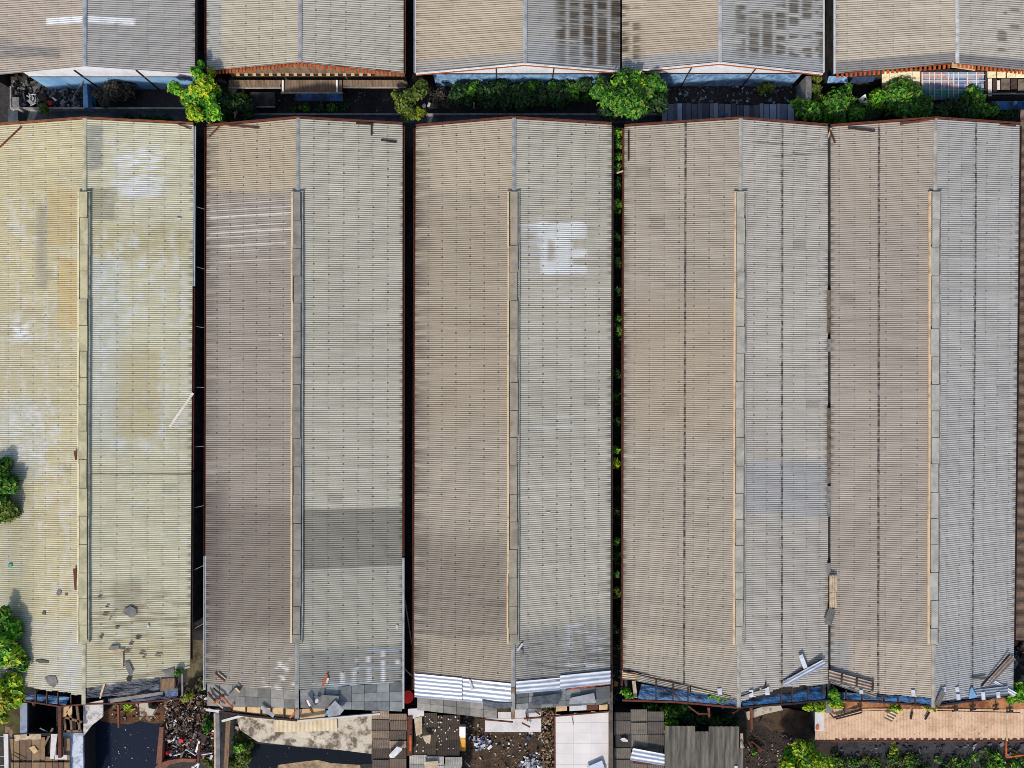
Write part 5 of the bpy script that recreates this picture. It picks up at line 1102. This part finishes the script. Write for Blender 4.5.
pole(410, 716, 410, 755, 2.9, 2.9, .5, .3, M_rust, 'rusty_beam', 'wide rusty beam between the two brown sheds', 'beam')
pole(410.5, 735, 410.5, 751, 3.08, 3.08, .2, .06, M_rustbright, 'orange_strip', 'bright orange strip on the wide rusty beam', 'strip')
old_shed('dark brown shed roof sprinkled with white flecks beside the wide rusty beam', 414, 714, 460, 756, 2.5, 2, 3, [C(84, 72, 60), C(70, 60, 52), C(92, 80, 66)], 42)
for pts, lb in (([(414, 718), (422, 716), (422, 734), (416, 736)], 'cream sheet at the west edge of the flecked brown shed'), ([(422, 736), (431, 735), (430, 744), (425, 742)], 'small cream triangle on the flecked brown shed'), ([(408, 709), (424, 708), (424, 716), (412, 719), (408, 717)], 'white board at the head of the wide rusty beam')): board(pts, 2.95, M_plank if 'cream' in lb else M_whiteboard, lb, th=.05)
old_shed('pale slab-roofed shed at the bottom edge below the flecked brown shed', 410, 755, 462, 800, 2.3, 3, 4, [C(170, 166, 158), C(150, 148, 142), C(186, 182, 174)], 43)
board([(424, 762), (438, 761), (438, 768), (425, 768)], 2.6, M_plank, 'cream board lying on the pale slab-roofed shed')
r2 = random.Random(9)
for i in range(46): 
    x, y = r2.uniform(416, 458), r2.uniform(716, 753); chip(x, y, r2.uniform(1, 2), r2.uniform(.8, 1.8), r2.random() * 3, M_whiteplastic, 'white_fleck', 'tiny white scrap scattered on the flecked brown shed', 'scrap', 'white scraps on the brown shed', z=2.72 - .25 * (y - 714) / 42, th=.03)
t = empty('post', P(462.5, 738, 0), 'upright post painted white above and orange-yellow below', 'post')
MB().beam(P(462.5, 725.5, 2.8), P(462.5, 736.5, 2.2), .62, .3).build('white_section', M_whiteboard, t); MB().beam(P(462.5, 737, 2.2), P(462.5, 750, 1.5), .62, .3).build('yellow_section', mat('orange_yellow_paint', C(226, 160, 60), C(190, 120, 44), 2), t)
pole(408, 694, 413, 683, 1.0, 1.4, .1, .06, M_timber, 'stick', 'brown stick leaning over the red tub', 'stick')
b = MB(); b.tube(P(407.5, 697, .0), P(407.5, 697, 3.0), .55, .62, 14); b.thing('red_tub', M_redplastic, 'bright red plastic tub standing in the gap', 'tub')  # tub stretched tall so that its top reaches the sun

# ------------------------------------------------------------------ south end of the white-patched roof
for q, zs in (([(414.5, 673.5), (462, 678), (462, 701), (414.5, 697)], [4.12, 5.0, 4.95, 4.08]), ([(462.5, 678.5), (511, 683.5), (511, 706), (462.5, 701)], [4.98, 5.86, 5.82, 4.93]),
              ([(516, 681.5), (560, 677.5), (560, 690), (516, 693.5)], [5.86, 5.0, 4.95, 5.8]), ([(560, 675.5), (610.5, 670.5), (610.5, 683.5), (560, 689)], [5.08, 4.2, 4.15, 5.0])):
    MB().sheetp(q, zs, pitch=.42, amp=.034, along=1, warp=.025).build('metal_sheet', M_shiny, B3)
slabs(B3, P(417, 696, 4.02), P(497, 703, 5.3), P(497, 719, 5.2), P(417, 710, 3.95), 6, 2, 3, GP)
slabs(B3, P(516, 692, 5.6), P(566, 688, 4.85), P(566, 706, 4.8), P(516, 710, 5.55), 4, 3, 4, GB + [C(170, 174, 176)])
slabs(B3, P(566, 689.5, 4.8), P(610, 686, 4.02), P(610, 704, 3.98), P(566, 706.5, 4.75), 3, 3, 5, GB + GP)
frame_line(B3, [(570, 689), (610, 683.5)], [4.75, 4.0], M_rustbright, .12, .12); frame_line(B3, [(513, 688), (513, 719)], [5.9, 5.5], M_timber, .34, .12, 'ridge_beam')
for q, m, lb in (([(532, 697), (560, 693.5), (562, 697), (558, 704), (531, 705)], M_greytarp, 'dented blue-grey sheet lying east of the ridge on the white-patched roof'), ([(570, 698), (594, 693), (596, 703), (569, 704)], mat('pale_fibre_slab', None), 'pale wedge-shaped slab near the east eave of the white-patched roof'), ([(482, 700), (497, 703), (512, 703), (511, 708), (495, 709), (484, 706)], M_greytarp, 'dark grey scrap of sheet by the ridge of the white-patched roof')):
    panel(q, [zr(x, .2) for x, y in q], .05, m, 'loose_sheet', lb, 'sheet')
lying(469.5, 680.5, 472.5, 690, .2, M_whiteplastic, 'white_strip', 'thin white strip lying on the shiny metal sheets', 'strip', lift=.15)
frame_line(B3, [(480, 719), (513, 722)], [4.8, 5.1], M_rust, .12, .12)
board([(485, 718.5), (541, 718.5), (541, 732), (485, 732)], 3.6, M_whiteboard, 'large flat white sheet below the ridge end of the white-patched roof', 'white_sheet', 'sheet')
board([(515, 709.5), (541, 709.5), (541, 718), (515, 718)], 3.75, M_whiteboard, 'smaller white sheet above the large flat white one', 'white_sheet', 'sheet')
board([(498, 712), (511, 712), (511, 718.3), (498, 718.3)], 3.7, M_whiteboard, 'small white sheet left of the ridge beam end', 'white_sheet', 'sheet')
pole(524, 718.6, 608, 711.5, 4.1, 4.1, .14, .12, M_rust, 'rusty_beam', 'thin rusty beam spanning from the white sheet to the white-roofed shed', 'beam')
for x0, y0, x1, y1, lb in ((522, 723, 530, 727, 'short dark red bar lying on the large flat white sheet'), (535, 711, 540, 714.5, 'short dark red bar lying on the smaller white sheet'), (526, 713, 527.5, 721, 'short dark red bar crossing the thin rusty beam')): pole(x0, y0, x1, y1, 4.0, 3.9, .12, .1, M_rust, 'red_bar', lb, 'metal bar')
rubble('litter', [(463, 712), (556, 722), (556, 800), (463, 800)], 700, TRASH + [C(230, 228, 226)] * 3, .03, .16, .12, 38)
rubble('litter', [(472, 738), (488, 735), (492, 748), (476, 750)], 70, [C(200, 206, 220), C(120, 130, 160), C(230, 230, 235)], .06, .28, .3, 39)
rubble('litter', [(522, 756), (540, 752), (544, 775), (518, 775)], 90, [C(210, 212, 220), C(130, 136, 150), C(235, 235, 235)], .08, .35, .5, 40)
rubble('litter', [(541, 706), (555, 706), (555, 775), (541, 775)], 320, [C(176, 150, 112), C(140, 116, 86), C(200, 180, 150), C(100, 82, 60)], .05, .22, .3, 41)
chip(528, 738, 6, 5, .2, mat('blue_grey_cloth', C(70, 84, 110), C(50, 60, 80), 2), 'cloth', 'dark blue-grey cloth on the brown soil below the white sheet', 'cloth', z=.25, th=.1)
t = empty('white_roofed_shed', P(582, 740, 0), 'shed with a bright white panelled roof at the bottom centre', 'shed'); b = MB(); rnd = random.Random(3)
for j in range(8):
    for i, (xa, xb) in enumerate(((555.5, 573.6), (573.7, 591), (591.1, 608.5))):
        ya, yb = 712 + j * 10.5, 712 + (j + 1) * 10.5 - .12; z0 = 3.0 - .05 * j
        if j == 0: ya = (714.5, 713, 711.5)[i]
        g_ = rnd.uniform(.97, 1.02); b.hexa(*[[P(a_, c_, zz - d) for a_, c_, zz in ((xa, yb, z0 - .05), (xb, yb, z0 - .05), (xb, ya, z0), (xa, ya, z0))] for d in (.05, 0)], tuple(min(.85, q * g_) for q in C(228, 221, 216)))
b.build('roof', vcol_mat('white_panels', .6, .14, .6), t); MB().boxp(557, 716, 607, 798, 0, 2.5).build('wall', M_darkwall, t); MB().beam(P(554.8, 714, 2.9), P(554.8, 800, 2.6), .14, .2).build('edge_trim', M_rust, t)
for (xa, xb), m, lb in (((556, 567), M_timbercream, 'cream board at the head of the white-roofed shed, west end'), ((569.5, 586.5), M_whitemetal, 'white box section at the head of the white-roofed shed'), ((587, 598), M_rust, 'brown rusty section at the head of the white-roofed shed'), ((599, 607.5), M_timbercream, 'cream board at the head of the white-roofed shed, east end')):
    board([(xa, 706.5 - (xa - 556) * .03), (xb, 706 - (xb - 556) * .03), (xb, 711 - (xb - 556) * .03), (xa, 711.5 - (xa - 556) * .03)], 4.2, m, lb, th=.12)
panel([(587, 767), (602, 760.5), (606, 772), (590, 780)], [3.05, 3.08, 3.0, 3.0], .05, mat('pale_blue_panel', C(206, 214, 228), C(180, 190, 206), 1), 'panel', 'pale bluish panel lying at the bottom of the white-roofed shed', 'panel')
pole(571, 712, 573.5, 725, 3.06, 3.03, .04, .03, M_timberdark, 'cable', 'thin dark cable lying on the white-roofed shed', 'cable', round_=True)
MB().prism([(609.5, 660), (612.5, 660), (613.5, 800), (609, 800)], 0, 3.3).thing('gap_wall', mat('brown_wall_top', C(104, 92, 78), C(60, 54, 46), 1.4), 'narrow brown wall top running down right of the white-roofed shed', 'wall')
chip(616, 684, 5, 8, .1, mat('orange_cloth', C(190, 130, 50), C(140, 90, 40), 2), 'cloth', 'orange-brown cloth in the gap beside the beige roof', 'cloth', z=1.2, th=.15)
rubble('litter', [(613, 665), (622, 665), (622, 710), (613, 710)], 60, GREYS, .05, .25, .4, 42)

# ------------------------------------------------------------------ south end of the two eastern roofs
frame_line(B4, [(622, 700), (680, 702), (738, 707.5)], [3.7, 4.5, 5.3], M_rust, .18, .18); frame_line(B4, [(738, 707.5), (790, 703.5), (828, 700)], [5.3, 4.4, 3.75], M_rustdark, .18, .18)
rafters(B4, (656, 673, 688), (680, 684, 688), (701.5, 702, 703), zroof, lambda x: zr(x, -.4)); rafters(B4, (781, 792, 808), (688, 686, 684), (704, 703.5, 701.5), zroof, lambda x: zr(x, -.4))
crumple([(641, 684), (737, 699), (737, 707), (638, 699)], [3.2, 4.6, 4.5, 3.1], M_bluetarp, 'tarpaulin', 'long bright blue tarpaulin under the broken west end of the beige roof', seed=4, n=8)
crumple([(740, 702), (826, 685), (826, 700), (745, 707)], [4.5, 3.2, 3.1, 4.4], M_bluetarp, 'tarpaulin', 'bright blue tarpaulin under the tilted white corrugated sheet', seed=5, n=10)
MB().sheetp([(626, 671), (690, 683.5), (690, 691.5), (637, 681)], [3.95, 4.9, 4.85, 3.95], pitch=.21, amp=.035, along=1).thing('slipped_sheet', mat('beige_roof_sheet', C(186, 176, 160), C(140, 132, 120), 1), 'slipped beige sheet hanging below the west edge of the beige roof', 'roof sheet')
MB().sheetp([(691, 684), (737, 697), (737, 700.5), (691, 692)], [4.9, 5.6, 5.55, 4.85], pitch=.21, amp=.035, along=1).thing('slipped_sheet', mat('beige_roof_sheet', None), 'slipped beige sheet by the ridge end of the beige roof', 'roof sheet')
MB().sheetp([(622, 670.5), (638, 673), (638, 680.5), (622, 679)], [4.05, 4.15, 4.1, 4.0], pitch=.21, amp=.035, along=1).thing('slipped_sheet', M_plank, 'pale corrugated sheet at the south-west corner of the beige roof', 'roof sheet')
pole(623, 671, 739, 697.5, 4.2, 5.75, .1, .08, M_rustdark, 'edge_strip', 'dark strip for the shadow line along the broken west edge of the beige roof', 'strip')  # dark strip stands in for the shadow line at the broken edge
for x0, x1, y0, y1 in ((632.5, 636, 681, 697),): board([(632, 681), (635.5, 681), (637.5, 698), (634, 698)], 3.6, M_plank, 'pale upright board at the west end of the long blue tarpaulin')
plant('plant', 'plant behind the pale upright board at the beige roof corner', 'plant', [(627, 692, 2.6, 5), (630, 697, 2.2, 4)], 'vivid', (628, 695), .15, 100, seed=97, trunk=.05)
plant('plant', 'trailing plant lying on the edge of the beige roof by the ridge', 'plant', [(710, 695, 4.9, 4), (718, 697, 4.9, 4), (725, 699, 5, 3)], 'vivid', (716, 699), .13, 100, seed=98, trunk=.04)
for i, x in enumerate((719.5, 751, 767, 759)):
    lying(x, (688.5, 690, 687, 689)[i], x + .5, (694.5, 697, 695, 690)[i], .42, M_shiny, 'pale_patch', 'pale bluish sheet scrap fixed near the ridge end of the beige roof', 'sheet scrap', 'pale scraps on the beige roof end', h=.03)
MB().sheetp([(782, 681), (822.5, 659.5), (826.5, 664), (785, 687)], [5.0, 4.45, 4.4, 4.9], pitch=.3, amp=.05, along=1).thing('loose_sheet', M_shiny, 'tilted white corrugated sheet at the south-east corner of the beige roof', 'roof sheet')
pole(781, 682, 822, 659, 5.0, 4.5, .1, .1, M_rustdark, 'edge_strip', 'dark strip along the upper edge of the tilted white sheet', 'strip')
lying(800.5, 655, 805.5, 668, .42, M_shiny, 'metal_strip', 'short bent metal strip standing above the tilted white sheet', 'strip', h=.06, lift=.2)
lying(741, 696, 767, 687, .12, M_rustdark, 'edge_strip', 'dark strip along the broken edge east of the beige ridge', 'strip')
lying(765, 687, 766, 682, .12, M_rustdark, 'edge_strip', 'short dark strip standing at the end of the ridge-side edge', 'strip')
for x0, y0, x1, y1, z0, lb in ((708.5, 707, 709.5, 728, 3.6, 'rusty post below the long blue tarpaulin'), (751, 707, 751.5, 729, 3.6, 'rusty post at the edge of the dark soil pit')): pole(x0, y0, x1, y1, z0, .4, .22, .2, M_rust, 'rusty_post', lb, 'post')
for x0, y0, x1, y1, lb in ((688, 706, 699, 714, 'rusty brace slanting down to the post by the bushes'), (699, 713.5, 709, 713.5, 'level rusty brace beside the post by the bushes'), (733, 713, 739, 709, 'short rusty brace below the beige ridge end')): pole(x0, y0, x1, y1, 3.4, 2.9, .15, .13, M_rust, 'rusty_brace', lb, 'brace')
for i, (x, y, r, pl) in enumerate(((652, 712, 11, 'green'), (666, 716, 12, 'vivid'), (680, 712, 11, 'green'), (693, 720, 9, 'dark'), (718, 724, 8, 'green'), (730, 721, 8, 'dark'), (704, 716, 8, 'dark'))):
    plant('shrub', 'dark green shrub in the row between the rusty beam and the sheet-roofed shed', 'shrub', [(x, y, 1.4, r), (x + 5, y + 3, 1.1, r * .6), (x - 5, y - 2, 1.2, r * .6)], pl, (x, y), .16, 85, 'shrubs south of the beige roof', seed=110 + i)
old_shed('old grey-brown sheet-roofed shed right of the narrow brown wall top', 614.5, 710, 664, 800, 2.4, 3, 7, [C(112, 104, 96), C(92, 86, 80), C(124, 116, 104), C(80, 74, 70)], 44)
MB().sheetp([(633, 748), (665, 754), (665, 765.5), (630, 760)], 2.75, pitch=.42, amp=.035, along=1, warp=.02).thing('loose_sheet', M_shiny, 'white corrugated sheet lying on the old grey-brown shed', 'roof sheet')
chip(624, 740, 7, 4, .3, M_whiteplastic, 'plastic_scrap', 'torn white plastic on the old grey-brown shed', 'plastic', z=2.6, th=.08)
pole(633, 762, 652, 764, 2.55, 2.5, .24, .1, M_rust, 'rusty_bar', 'rusty bar below the white corrugated sheet', 'metal bar')
t = empty('grey_shed', P(704, 750, 0), 'shed with a notched roof of dark grey weathered sheets', 'shed'); b = MB()
M_gs = mat('dark_grey_sheet', C(122, 116, 106), C(66, 62, 56), .9, lo=.35, hi=.65, rough=.95, stretch=(3.2, .3, 1))
for xa, xb, ya in ((664.5, 695, 726), (695.2, 708.5, 731.5), (708.7, 739, 726.5)): b.sheetp([(xa, ya), (xb, ya), (xb, 749), (xa, 749)], [3.1, 3.1, 2.95, 2.95], pitch=.5, amp=.04)
b.sheetp([(664.5, 748), (743, 748), (743, 766.5), (664.5, 766.5)], [2.9, 2.9, 2.75, 2.75], pitch=.5, amp=.04); b.sheetp([(664.5, 766), (743, 766), (743, 795), (664.5, 795)], [2.7, 2.7, 2.5, 2.5], pitch=.5, amp=.04)
b.build('roof', M_gs, t); MB().boxp(666, 733, 740, 790, 0, 2.3).build('wall', M_darkwall, t)
MB().prism([(740.5, 733.5), (743, 733.5), (743.5, 748), (740.5, 748)], 2.8, 2.92).build('edge_board', M_plank, t)
chip(736, 767, 4, 3, 0, M_whiteplastic, 'white_scrap', 'white scrap at the bottom edge of the notched grey shed', 'scrap', z=2.85)
pole(741, 741, 744, 748, 3.0, 3.0, .14, .1, M_greymetal, 'bent_strip', 'bent grey strip at the east edge of the notched grey shed', 'strip')
MB().prism([(746, 712), (762, 707), (780, 704), (783, 710), (765, 714), (748, 720)], 0, .5).thing('concrete_ledge', M_pale, 'pale broken concrete ledge at the top of the dark soil pit', 'concrete')
MB().prism([(764, 712), (786, 708), (806, 712), (816, 716), (814, 730), (800, 735), (770, 730), (760, 722)], 0, .25).thing('earth_slab', M_soil, 'brown earth slab in the middle of the dark soil pit', 'slab')
for x0, y0, x1, y1, lb in ((751, 741, 764, 751, 'rusty bar lying in the dark soil pit, upper one'), (748, 743, 761, 752, 'rusty bar lying in the dark soil pit, lower one')): pole(x0, y0, x1, y1, .3, .3, .14, .1, M_rust, 'rusty_bar', lb, 'metal bar')
rubble('litter', [(745, 730), (800, 730), (780, 770), (745, 770)], 220, TRASH, .03, .14, .12, 43)
plant('plant', 'tiny round green plant in the dark soil pit', 'plant', [(755, 753, .5, 3.2)], 'vivid', (755, 753), .12, 110, seed=120, trunk=.03)
plant('shrub', 'large bright yellow-green bush at the bottom edge beside the tan roof', 'bush', [(806, 755, 2.8, 14, .7), (795, 765, 2.4, 13), (818, 762, 2.6, 13), (806, 772, 2.6, 16), (785, 772, 2, 9), (828, 772, 2.2, 11), (812, 746, 2, 7, .7, 'vivid'), (790, 752, 1.8, 7, .7, 'vivid')], 'bright', (806, 766), .19, 85, seed=121, trunk=.12)
plant('plant', 'yellow-green plant left of the valley end at the tan roof corner', 'plant', [(817, 708, 2.9, 7), (808, 707, 2.6, 5), (823, 706, 3, 5)], 'bright', (816, 710), .15, 100, seed=122, trunk=.05)
plant('plant', 'bright green plant right of the valley end under the bluish grey roof', 'plant', [(836, 698, 4.0, 7, .7, 'vivid'), (832, 703, 3.8, 6), (840, 704, 3.6, 6), (834, 693, 4.2, 5, .7, 'vivid')], 'bright', (835, 702), .16, 100, seed=123, trunk=.06)
MB().prism([(826, 700), (831, 700), (832, 713), (826, 713)], 0, 3.4).thing('valley_post', M_concrete, 'grey post at the south end of the valley between the eastern roofs', 'post')
# bluish grey roof end
frame_line(B5, [(832, 700), (880, 701.5), (933, 706)], [3.75, 4.6, 5.35], M_rustdark, .16, .16); frame_line(B5, [(933, 706), (975, 699.5), (1013, 694)], [5.35, 4.6, 3.8], M_rustdark, .16, .16)
rafters(B5, (846, 862, 884, 898, 915), (690, 692, 694, 695, 696), (701, 701.5, 702, 703, 704.5), zroof, lambda x: zr(x, -.4))
crumple([(838, 692), (932, 698), (931, 706), (838, 701)], [3.2, 4.7, 4.6, 3.1], M_bluetarp, 'tarpaulin', 'bright blue tarpaulin under the broken west end of the bluish grey roof', seed=6, n=8)
crumple([(936, 702), (1004, 694), (1004, 697.5), (936, 707)], [4.6, 3.7, 3.6, 4.5], M_bluetarp, 'tarpaulin', 'thin blue tarpaulin strip under the east end of the bluish grey roof', seed=7, n=6)
MB().sheetp([(829, 670), (874.5, 682.5), (873, 691), (829, 680)], [4.25, 5.0, 4.95, 4.2], pitch=.3, amp=.045, along=1).thing('loose_sheet', mat('brownish_roof_sheet', C(176, 158, 142), C(130, 112, 98), 1), 'brownish loose sheet with dark battens at the valley end of the bluish roof', 'roof sheet')
for x, y in ((842, 674), (857, 678.5), (873, 683)): lying(x, y, x - .5, y + 8, .16, M_timberdark, 'batten', 'dark batten crossing the brownish loose sheet', 'batten', 'battens on the brownish sheet', h=.1, lift=.25)
MB().sheetp([(829, 680), (877, 694), (876, 699), (833, 684)], [4.05, 4.75, 4.7, 4.0], pitch=.3, amp=.04, along=1).thing('loose_sheet', M_slab, 'grey loose sheet slipped below the brownish battened one', 'roof sheet')
for i, (x, y, h_) in enumerate(((861, 690, 4), (913, 690, 6), (944, 687, 5), (957, 687, 5), (958, 694, 6), (983, 692, 8), (998, 692, 6))):
    lying(x, y, x + .6, y + h_, .36, M_shiny, 'pale_patch', 'pale bluish sheet scrap on the south edge of the bluish grey roof', 'sheet scrap', 'pale scraps on the bluish roof end', h=.03)
panel([(970, 690), (972, 687), (977, 697), (969, 699)], [zr(x, .2) for x in (970, 972, 977, 969)], .04, M_bluewall, 'blue_scrap', 'pale blue triangular scrap on the south edge of the bluish grey roof', 'sheet scrap')
MB().sheetp([(941, 690), (945.5, 693), (939, 706.5), (934.5, 704)], [zr(938, .25)] * 4, pitch=.2, amp=.03).thing('loose_sheet', M_slab, 'small grey sheet standing by the ridge end of the bluish grey roof', 'roof sheet')
MB().sheetp([(945, 693), (1008, 686), (1008, 695), (945, 700)], [5.55, 4.35, 4.3, 5.5], pitch=.3, amp=.03, along=1).thing('slipped_sheet', mat('blue_grey_sheet', C(150, 156, 166), C(118, 124, 134), 1), 'bluish grey sheet slipped along the south edge, east of the ridge', 'roof sheet')
MB().sheetp([(982, 686), (1010, 655), (1015.5, 659), (986, 689)], [4.7, 4.3, 4.3, 4.65], pitch=.3, amp=.05, along=1).thing('loose_sheet', mat('brownish_roof_sheet', None), 'tilted brown sheet across the south-east corner of the bluish grey roof', 'roof sheet')
pole(981, 686.5, 1009.5, 655, 4.85, 4.5, .1, .1, M_rustdark, 'edge_strip', 'dark strip along the tilted brown sheet', 'strip')
MB().sheetp([(995, 680.5), (1017, 693), (1014, 697), (993, 684)], [4.5, 4.1, 4.05, 4.45], pitch=.2, amp=.03, along=1).thing('loose_sheet', M_shiny, 'narrow white sheet below the tilted brown one', 'roof sheet')
rubble('rubble', [(1012, 640), (1050, 640), (1050, 692), (1010, 692)], 260, [C(70, 64, 60), C(50, 46, 46), C(100, 88, 78), C(120, 118, 118), C(110, 70, 50)], .08, .5, 2.2, 45)
plant('plant', 'bright green plant at the right edge under the tilted brown sheet', 'plant', [(1016, 694, 3.4, 8), (1022, 689, 3.4, 7), (1012, 700, 3.2, 5), (1024, 698, 3.2, 7)], 'vivid', (1018, 696), .17, 95, seed=124, trunk=.06)
# tan roof
t = empty('tan_shed', P(920, 726, 0), 'long low shed with a tan corrugated roof and rusty eave', 'shed')
for i in range(14):
    x0, x1 = 815 + i * 16.2, 815 + (i + 1) * 16.2 + .4
    MB().sheetp([(x0, 709), (x1, 709), (x1, 740.5), (x0, 740.5)], [2.9 + .02 * (i % 2), 2.9 + .02 * (i % 2), 2.5 + .02 * (i % 2), 2.5 + .02 * (i % 2)], pitch=.34, amp=.014, warp=.01, seed=i).build('roof_sheet', M_tan, t)
MB().prism([(832, 701), (1040, 697), (1040, 708.8), (832, 708.8)], 0, .06, zt=[2.9, 2.9, 2.95, 2.95]).build('upper_flashing', mat('rusty_tan_sheet', C(206, 142, 92), C(120, 66, 40), 1.2, lo=.42, hi=.62, rough=.9), t)
MB().beam(P(815, 741, 2.5), P(1042, 741, 2.5), .12, .14).build('eave_beam', M_rust, t)
for i in range(28): MB().boxp(835 + i * 7.4, 739.2, 839.5 + i * 7.4, 740.6, 2.56, 2.6).build('eave_rust_plate', M_rust, t)
MB().boxp(817, 712, 1040, 737, 0, 2.3).build('wall', M_darkwall, t)
board([(815, 712), (824, 712), (823.5, 731), (815, 731)], 3.02, M_whiteboard, 'white board lying on the west end of the tan roof')
chip(817.5, 727.5, 4, 6, .2, M_rustbright, 'rust_scrap', 'orange rusty scrap on the white board of the tan roof', 'scrap', z=3.08)
b = MB(); b.beam(P(834, 717.5, 3.1), P(862, 709.5, 3.2), .16, .1); b.beam(P(834, 718, 3.1), P(830, 713, 3.2), .14, .1); b.beam(P(843, 706, 3.2), P(845, 715, 3.15), .12, .1); b.beam(P(858, 703, 3.2), P(862, 711, 3.2), .14, .1); b.beam(P(836, 719, 3.1), P(862, 712.5, 3.15), .1, .1)
b.thing('scrap_metal', M_rustdark, 'dark broken metal frame lying on the west part of the tan roof', 'metal frame')
pole(862, 711, 892, 710, 3.1, 3.1, .06, .05, M_rustdark, 'thin_rod', 'thin dark rod running along the top of the tan roof', 'rod', round_=True)
MB().sheetp([(884, 718), (893, 709), (899, 712), (892, 722)], 3.2, pitch=.3, amp=.05).thing('loose_sheet', M_plank, 'small tilted slatted sheet on the tan roof', 'roof sheet')
for x0, y0, x1, y1, lb in ((910.5, 719, 912.5, 711.5, 'short dark bar standing on the tan roof, west of two'), (925, 719.5, 929.5, 712, 'short dark bar standing on the tan roof, east of two')): pole(x0, y0, x1, y1, 3.0, 3.1, .16, .1, M_rustdark, 'dark_bar', lb, 'metal bar')
pole(937, 710.5, 1020, 712.5, 3.1, 3.1, .09, .08, M_rustdark, 'thin_rod', 'long dark rod along the top of the tan roof, east part', 'rod', round_=True)
for i, (x, y) in enumerate(((955, 709), (973, 708), (996, 707.5), (1010, 710))): 
    b = MB(); b.beam(P(x - 3, y + 2, 3.15), P(x + 3, y + 1, 3.15), .16, .1); b.beam(P(x, y + 1.5, 3.15), P(x + .5, y - 3, 3.3), .14, .1); b.thing('rusty_bracket', M_rustdark, 'dark rusty bracket on the upper flashing of the tan roof', 'bracket', 'brackets on the tan roof')
pole(1007, 712, 1007, 741, 3.05, 2.65, .14, .05, M_plank, 'pale_strip', 'pale strip running down the east end of the tan roof', 'strip')
for (x, y), lb in (((895, 708), 'yellow-green tuft by the small slatted sheet on the tan roof'), ((929, 708.5), 'yellow-green tuft at the ridge end of the bluish grey roof')): plant('plant', lb, 'plant', [(x, y, 3.4, 4), (x + 5, y, 3.3, 3), (x - 4, y - .5, 3.3, 3)], 'bright', (x, y), .12, 100, seed=int(x), trunk=.03)
b = MB(); b.beam(P(1006, 742, 1.6), P(1006, 757, 1.6), .14, .14); b.beam(P(1006, 757, 1.6), P(1040, 753, 1.6), .14, .14); b.tube(P(1006, 757, 0), P(1006, 757, 1.6), .06); b.tube(P(1006, 742, 0), P(1006, 742, 1.6), .06)
b.thing('pipe_frame', M_rustbright, 'orange rusty pipe frame at the bottom right corner', 'metal frame')  # open pipe frame: two level bars on two uprights
patch('dark_path', [(838, 738), (1060, 738), (1060, 753), (838, 753)], .006, mat('dark_path', C(66, 66, 70), C(40, 40, 44), .9, speck=.35, rough=.9))
# ground cover at the bottom right
lb_ = MB(); rnd = random.Random(77)
for _ in range(260):
    x, y = rnd.uniform(832, 1040), rnd.uniform(752, 800)
    if y < 758 and rnd.random() < .5: continue
    pl = PAL['vivid' if x > 960 and rnd.random() < .55 else rnd.choice(['dark', 'olive', 'olive', 'green'])]
    leaf_cloud(lb_, P(x, y, .25), .45, .45, .28, 42, .13, pl, rnd)
tag(lb_.build('ground_cover', M_leaf), kind='stuff')
rubble('stones', [(840, 744), (1030, 744), (1030, 756), (840, 756)], 110, GREYS, .05, .3, .15, 46)
for i, (x, y) in enumerate(((892, 747), (892, 753))): pass
plant('plant', 'orange-yellow weed hanging below the rusty eave of the tan roof', 'plant', [(894, 747, 1.4, 3.5), (893, 752, 1.0, 3)], 'autumn', (894, 750), .12, 90, seed=130, trunk=.03)
